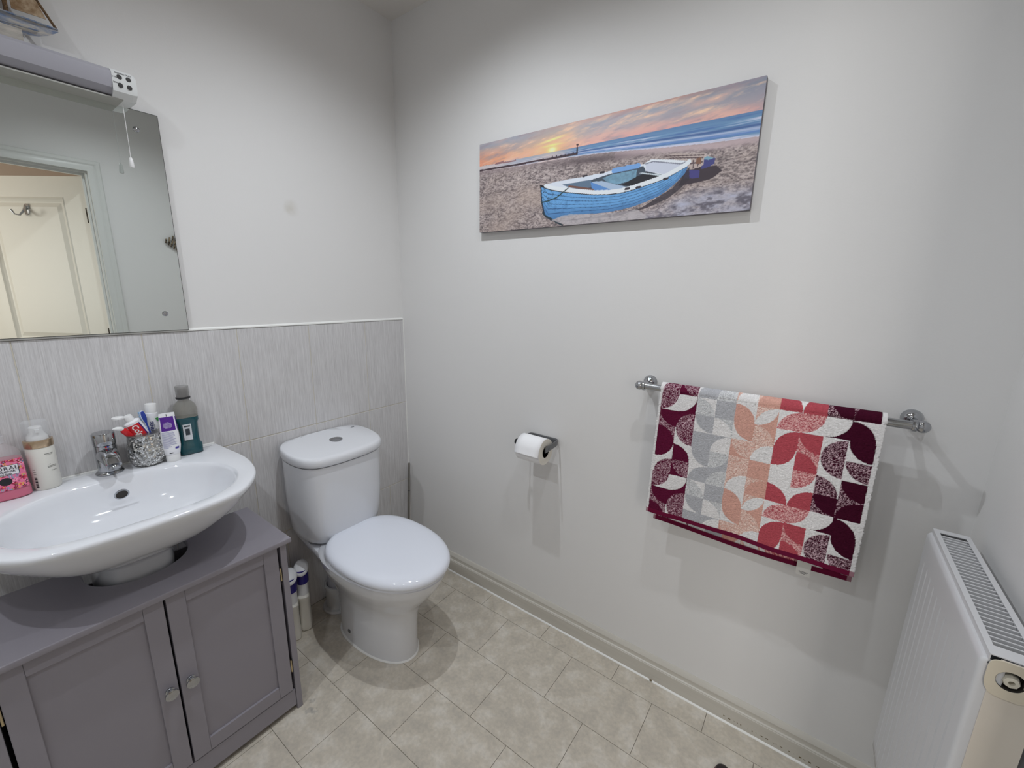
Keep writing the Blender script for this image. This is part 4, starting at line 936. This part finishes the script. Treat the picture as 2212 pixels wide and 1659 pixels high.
# ------------------------------------------------------------------ towel
TX0, TX1 = 1.2445, 1.7460; U0, DU = 1.2515, .0485
M_, m2, W_, G_, L_, P_, p_, C2, c_ = 'M','m','W','G','L','P','p','C','c'
cells = {  # bg, disc colour, disc centre corner
 0: ['WmE','MmR','WGE','GLE','pWE','pPE','WCS','WCE','mMR','mME'],
 1: ['WmN','MWN','WLS','GGS','WPS','leaf','WcE','WcN','MWN','WMS'],
 2: ['mMR','MmE','WGR','LWS','WPR','PpS','WCE','cCR','WmE','WMR'],
 3: ['mMS','WmR','GGS','GWE','PpR','pWE','WCN','cCS','WmR','WmR'],
 4: ['WMN','WMS','WGR','GLN','ppS','PPS','WWS','WcN','WmS','mMR']}
#  corner codes: N = top-left, R = top-right, S = bottom-left, E = bottom-right
PAL = {'M': hx(92,22,52), 'W': hx(226,224,224), 'G': hx(178,179,184), 'L': hx(205,206,208), 'P': hx(210,162,148), 'C': hx(176,78,88)}
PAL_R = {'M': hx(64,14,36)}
nu = 360; us = np.linspace(TX0, TX1, nu)
path = []   # (y, z, v)
rb = .0142
zf0, zb0 = .683, .632
front = np.arange(zf0, 1.066, .00138)
for z in front: path.append((-.0835-.0105*(1-(z-zf0)/.383)**.7*0-.0115*((1.066-z)/.383)**.6, z, z))
L0 = 1.066
for k in range(1, 30):
    a = PI*k/30; path.append((BY-rb*math.cos(a)*1.05, 1.066+rb*math.sin(a)*1.15, L0+rb*a))
for z in np.arange(1.066, zb0, -.0034): path.append((BY+rb+.009*((1.066-z)/.434)**.8, z, L0+rb*PI+(1.066-z)))
path = np.array(path); nvv = len(path)
UU, _ = np.meshgrid(us, path[:,0]); YY = np.repeat(path[:,0:1], nu, 1); ZZ = np.repeat(path[:,1:2], nu, 1); VV = np.repeat(path[:,2:3], nu, 1)
isf = np.arange(nvv) < len(front); isb = np.arange(nvv) >= len(front)+29
drop = np.clip((1.06-ZZ)/.38, 0, 1)
YY = YY + np.where(isf[:,None], -drop*(.0035*np.sin((UU-1.24)*19+.6)+.002*np.sin((UU)*41)), drop*(.004*np.sin((UU-1.2)*14)))
YY = np.minimum(YY, -.012)
XX = UU + np.where(isf[:,None], drop*(-.004*(1-(UU-TX0)/.5)), drop*(.004*(1-(UU-TX0)/.5)+.004*((UU-TX0)/.5)))
ZZ = ZZ + np.where(isf[:,None], drop*(-.004*((UU-TX0)/.5)+.0035*np.sin((UU-1.24)*9)*0), drop*(-.005*np.sin(PI*(UU-TX0)/.5)))
# pattern lookup
cu = np.clip((UU-U0)/DU, 0, 9.9999); rowf = (1.060-VV)/.0481 + 1      # row coordinate, grows downward
ri = np.floor(rowf).astype(int); fy = rowf-ri; ci = cu.astype(int); fx = cu-ci; rk = ri % 5
code = np.full(UU.shape, 'W', dtype='<U1')
def put(mask, c): code[mask] = c
for r in range(5):
    for c in range(10):
        k = (rk == r) & (ci == c); s = cells[r][c]
        if s == 'leaf':
            put(k, 'p'); dS = np.hypot(1-fx, 1-fy) < 1; dN = np.hypot(fx, fy) < 1
            put(k & (fx+fy > 1), 'P'); put(k & dS & dN, 'W'); continue
        bg, fg, co = s; put(k, bg)
        ox, oy = {'N':(0,0),'R':(1,0),'S':(0,1),'E':(1,1)}[co]
        put(k & (np.hypot(fx-ox, fy-oy) < .985), fg)
rg = np.random.default_rng(4); n1 = rg.random(UU.shape); n2 = rg.random(UU.shape)
blur = lambda a: (a+np.roll(a,1,0)+np.roll(a,1,1)+np.roll(np.roll(a,1,0),1,1))/4
sp_ = blur(n1); colr = np.zeros(UU.shape+(3,))
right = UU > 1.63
def setc(mask, c): colr[mask] = c
for k in 'WGLPC': setc(code == k, PAL[k])
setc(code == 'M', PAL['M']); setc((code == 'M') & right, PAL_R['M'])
diag = vnoise(UU*700+VV*480, VV*640-UU*260+sp_*1.2, 5)
for k, dk, lt, th_ in (('m', PAL['M'], hx(206,176,186), .60), ('c', PAL['C'], hx(226,180,178), .50), ('p', PAL['P'], hx(230,208,198), .50), ('L', hx(184,185,189), hx(212,213,214), .46)):
    mk = code == k; t_ = np.clip((diag*.55+n2*.45-th_+.12)/.24, 0, 1)[...,None]
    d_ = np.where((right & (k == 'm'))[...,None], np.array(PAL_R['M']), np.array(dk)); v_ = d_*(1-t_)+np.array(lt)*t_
    colr[mk] = v_[mk]
colr *= (.78+.22*sp_+.24*n2)[...,None]
sel = (UU < U0-.0005) | (UU > U0+10*DU+.0005); colr[sel] = PAL['W']
# woven hem bands at both ends
dist_end = np.where(isf[:,None], path[:,1:2]-zf0, path[:,1:2]-zb0)
hem = np.ones(UU.shape, bool) & (dist_end < np.where(isf, .0125, .019)[:,None]) & ~((~isf & ~isb)[:,None]); colr[hem] = hx(104,22,54)
colr[hem & sel] = hx(158,118,128)
fz = rg.normal(0, .00035, UU.shape)+.0011*np.where((code == 'M')|(code == 'm'), -.2, .2); fz[hem] = 0
YY = YY + np.where(isf[:,None], -fz, fz)
vv = np.stack([XX, YY, ZZ], -1).reshape(-1,3); idx = np.arange(nvv*nu).reshape(nvv, nu)
ff = np.stack([idx[:-1,:-1], idx[:-1,1:], idx[1:,1:], idx[1:,:-1]], -1).reshape(-1,4)
TWL = thing('towel', 'maroon, grey, peach and coral geometric towel hung over the chrome rail', 'towel', (1.49,BY,1.08))
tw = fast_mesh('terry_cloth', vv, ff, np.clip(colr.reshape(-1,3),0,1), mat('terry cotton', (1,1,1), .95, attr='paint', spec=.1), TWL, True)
so = tw.modifiers.new('thickness', 'SOLIDIFY'); so.thickness = .0038; so.offset = 1
# care label
lb = MB(); lb.box(1.6345,1.6655,-.0650,-.0645,.620,.668).build('care_label', mat('satin care label', hx(208,206,202), .4), TWL)
for k in range(3): MB().box(1.641+.002*k,1.661-.003*k,-.0655,-.0651,.631-.0028*k,.6318-.0028*k).build('care_print', ink, TWL)

# ------------------------------------------------------------------ toilet roll and holder
HD = thing('toilet_roll_holder', 'grey metal toilet roll holder screwed to the wall beside the toilet', 'roll holder', (.81,0,.79))
hm = mat('satin grey holder', (.20,.205,.215), .35, .85)
def flatbar(pts, w, t): 
    m = MB(); rings = []
    for i, p in enumerate(pts):
        p = Vector(p); q0 = Vector(pts[max(i-1,0)]); q1 = Vector(pts[min(i+1,len(pts)-1)]); d = (q1-q0); d.z = 0; d.normalize(); n_ = Vector((-d.y, d.x, 0))
        rings.append([tuple(p+n_*a*t/2+Vector((0,0,b*w/2))) for a, b in ((-1,-.7),(-.7,-1),(.7,-1),(1,-.7),(1,.7),(.7,1),(-.7,1),(-1,.7))])
    return m.loft(rings)
xR, xL = .8675, .7390
pts = [(xR,-.098,.786),(xR,-.03,.790),(xR-.001,-.016,.791),(xR-.005,-.008,.792),(xR-.012,-.005,.792),(xL+.012,-.005,.792),(xL+.005,-.008,.792),(xL+.001,-.016,.791),(xL,-.03,.790),(xL,-.098,.786)]
flatbar(pts, .0205, .005).build('bracket', hm, HD, smooth=40)
MB().tube([(xL-.003,-.078,.7865),(xR+.003,-.078,.7865)], .0055, 14).build('spindle', dark_steel, HD, smooth=40)
MB().lathe([(.001,-.006),(.010,-.005),(.012,0),(.011,.005),(.001,.006)], (xL-.003,-.088,.787), 'x', 18).build('end_knob', black, HD, smooth=40)
RL = thing('toilet_roll', 'white toilet roll hanging in the grey wall holder', 'toilet roll', (.806,-.078,.772))
paper = mat('tissue paper', hx(246,246,248), .9, bump=((400,400,400), .3, .0005)); side = mat('tissue edge', hx(244,240,230), .9, bump=((200,1500,1500), .5, .0008))
ry, rz, R1, R0 = -.078, .7715, .0485, .0215
rl = MB(); rl.lathe([(R0,0),(R0,.102),(R1,.102),(R1,0),(R0,0)], (.7545, ry, rz), 'x', 56)
rl.build('roll', paper, RL, smooth=40)
MB().lathe([(R0-.0014,.0005),(R0-.0014,.1015),(R0-.0001,.1015),(R0-.0001,.0005),(R0-.0014,.0005)], (.7545, ry, rz), 'x', 40).build('core', mat('cardboard core', hx(120,112,108), .8), RL, smooth=40)
for xx in (.7542, .8566): MB().lathe([(R0,0),(R1-.0006,0),(R1-.0006,.0004),(R0,.0004),(R0,0)], (xx, ry, rz), 'x', 56).build('roll_edge', side, RL)
fl = MB(); g = []
for k in range(22):
    if k < 14: a = PI*.42+PI*.50*k/13; y, z = ry+ (R1+.0007)*math.cos(a), rz+(R1+.0007)*math.sin(a)
    else:
        a = PI*.92; s_ = .0026*(k-13); y, z = ry+(R1+.0007)*math.cos(a)-s_*.30, rz+(R1+.0007)*math.sin(a)-s_
    g.append([(x, y, z) for x in (.7545,.780,.806,.832,.8565)])
fl.loft(g, False, False, closed=False); f_ = fl.build('loose_sheet', paper, RL, smooth=60, fix=False)
mo = f_.modifiers.new('thickness','SOLIDIFY'); mo.thickness = .0006; mo.offset = 1

# ------------------------------------------------------------------ radiator
RD = thing('radiator', 'white convector radiator with slatted top grille on the right wall', 'radiator', (1.885,-.295,.25))
x0, x1, ya, yb, z0, z1 = 1.8475, 1.912, -.500, -.090, .25, .85
fp = MB(); ny = 12; rc = .0065; xb_ = x0+.012+.016
prof = []      # (x offset of the plain outline, y, flute weight)
for k in range(7): prof.append((xb_-(xb_-x0-rc-.002)*k/6, yb, 0))
for k in range(1, 6):
    a_ = PI/2*k/6; prof.append((x0+.002+rc-rc*math.sin(a_), yb-rc+rc*math.cos(a_), 0))
for k in range(ny*8+1):
    u = k/8; f = u-math.floor(u); y = yb-rc-(abs(ya-yb)-2*rc)*k/(ny*8)
    w = 0 if .13 < f < .87 else (.5+.5*math.cos(PI*min(f, 1-f)/.13))
    if k < 2 or k > ny*8-2: w = 0
    prof.append((x0+.002, y, w))
for k in range(1, 6):
    a_ = PI/2*k/6; prof.append((x0+.002+rc-rc*math.cos(a_), ya+rc-rc*math.sin(a_), 0))
for k in range(7): prof.append((x0+.002+rc+(xb_-x0-rc-.002)*k/6, ya, 0))
rings = []
for z, fl_, inset in ((z0,.9,0),(z0+.02,1,0),(z0+.06,1,0),(z1-.085,1,0),(z1-.066,0,0),(z1-.030,0,0),(z1-.019,0,.0),(z1-.0135,0,.0012),(z1-.0105,0,.004),(z1-.0098,0,.0075),(z1-.0108,0,.0095)):
    rings.append([(x+w*.0058*fl_+(inset if x < x0+.0131 else 0), y+(inset*.0), z) for x, y, w in prof])
fp.loft(rings, False, False, closed=False)
fpo = fp.build('front_panel', rad_m, RD, smooth=35, fix=False); mo = fpo.modifiers.new('thickness','SOLIDIFY'); mo.thickness = .0014; mo.offset = -1
MB().box(x1-.006, x1-.001, ya+.004, yb-.004, z0, z1-.018).build('back_panel', rad_m, RD)
cf = MB(); q = []
for k in range(25): q.append((x0+.020+(.030 if k % 4 in (1,2) else .004), ya+.03+(yb-ya-.06)*k/24))
m3 = MB(); m3.loft([[(x, y, z0+.03) for x, y in q], [(x, y, z1-.03) for x, y in q]], False, False, closed=False)
cfo = m3.build('convector_fins', mat('zinc grey', hx(150,152,156), .5, .3), RD, fix=False)
gx0, gx1 = 1.8570, 1.9140
gr = MB(); gr.box(gx0, gx0+.0085, ya, yb, z1-.0015, z1).box(gx1-.0085, gx1, ya, yb, z1-.0015, z1).box(gx0+.0085, gx1-.0085, yb-.017, yb, z1-.0015, z1).box(gx0+.0085, gx1-.0085, ya, ya+.024, z1-.0015, z1)
gr.box(gx0, gx0+.0015, ya, yb, z1-.016, z1-.0015).box(gx1-.0015, gx1, ya, yb, z1-.016, z1-.0015).box(gx0+.0015, gx1-.0015, yb-.0015, yb, z1-.012, z1-.0015)
gr.build('grille_frame', rad_m, RD)
ns = 30; sl0 = MB().box(gx0+.008, gx1-.008, -.0012, .0012, z1-.0105, z1-.0006, .0008, 1).xf(Matrix.Translation((0, ya+.024+(yb-.017-ya-.024)/ns, 0))).build('grille_slat', rad_m, RD)
pitch = (yb-.017-ya-.024)/ns
for k in range(1, ns-1):
    o = sl0.copy(); COL.objects.link(o); o.parent = RD; o.matrix_parent_inverse = RD.matrix_basis.inverted(); o.location.y = pitch*k
# end covers
cx, cz = 1.8820, .8165
e = MB(); y0_, y1_ = ya-.0014, ya+.0006
e.box(x0+.016, x1, y0_, y1_, z0+.002, cz-.014).box(x0+.016, cx-.0135, y0_, y1_, cz-.014, z1-.0118).box(cx+.0135, x1, y0_, y1_, cz-.014, z1-.0035).box(cx-.0135, cx+.0135, y0_, y1_, cz+.0155, z1-.0035)
e.build('end_panel', cream_m, RD)
MB().box(x0+.016, x1, yb-.0006, yb+.0014, z0+.002, z1-.006).build('end_panel', cream_m, RD)
cream2 = mat('cream valve surround', hx(216,206,186), .4)
vs = MB(); n = 40
outr = []; inr = []
for k in range(n):
    a = 2*PI*k/n; ca, sa = math.cos(a), math.sin(a)
    outr.append((cx+.0245*math.copysign(abs(ca)**.5, ca), 0, cz+(.0300 if sa > 0 else .028)*math.copysign(abs(sa)**(.35 if sa > 0 else .85), sa))); inr.append((cx+.0150*ca, 0, cz+.002+.0150*sa))
Y = lambda r, y: [(p[0], y, p[2]) for p in r]
vs.loft([Y(outr, ya-.0012), Y(outr, ya-.0032), Y(inr, ya-.0032), Y(inr, ya+.012)], False, False)
vs.build('valve_surround', cream2, RD, smooth=30)
MB().lathe([(.001,ya+.011),(.0146,ya+.011),(.0146,ya-.0028),(.0149,ya-.0028),(.0149,ya+.012),(.001,ya+.012)], (cx, 0, cz+.002), 'y', 32).build('recess', mat('dark recess', (.05,.045,.04), .6), RD)
MB().lathe([(.0035,ya+.010),(.0100,ya+.010),(.0100,ya+.003),(.0080,ya-.003),(.0036,ya-.0035),(.0033,ya+.003)], (cx+.001, 0, cz+.001), 'y', 8).build('blanking_plug', mat('ivory plug', hx(214,208,192), .35), RD, smooth=25)
MB().tube([(1.885,-.478,.26),(1.885,-.478,.235),(1.885,-.485,.215),(1.885,-.49,.19),(1.885,-.49,0.0)], [.012,.012,.0085,.0075,.0075], 14).build('pipe', white_plastic, RD, smooth=40)
MB().tube([(1.885,-.112,.26),(1.885,-.112,.235),(1.885,-.105,.215),(1.885,-.10,.19),(1.885,-.10,0.0)], [.012,.012,.0085,.0075,.0075], 14).build('pipe', white_plastic, RD, smooth=40)
for yy in (-.18,-.41): MB().box(x1-.002, XR, yy-.012, yy+.012, .34, .76).build('wall_bracket', rad_m, RD)

# floor stop
DS = thing('floor_door_stop', 'small dark rubber stop on the floor at the bottom edge of the view', 'door stop', (1.556,-.185,0))
MB().lathe([(.020,.0002),(.0205,.003),(.0195,.012),(.016,.0165),(.008,.0185),(.001,.019)], (1.5525,-.188,0), n=32).build('rubber_dome', mat('black rubber', (.02,.012,.014), .35), DS, smooth=50)
MB().lathe([(.0222,.0002),(.0225,.003),(.0205,.0035)], (1.5525,-.188,0), n=32).build('base_ring', mat('dark red brown plastic', (.10,.03,.03), .4), DS, smooth=40)
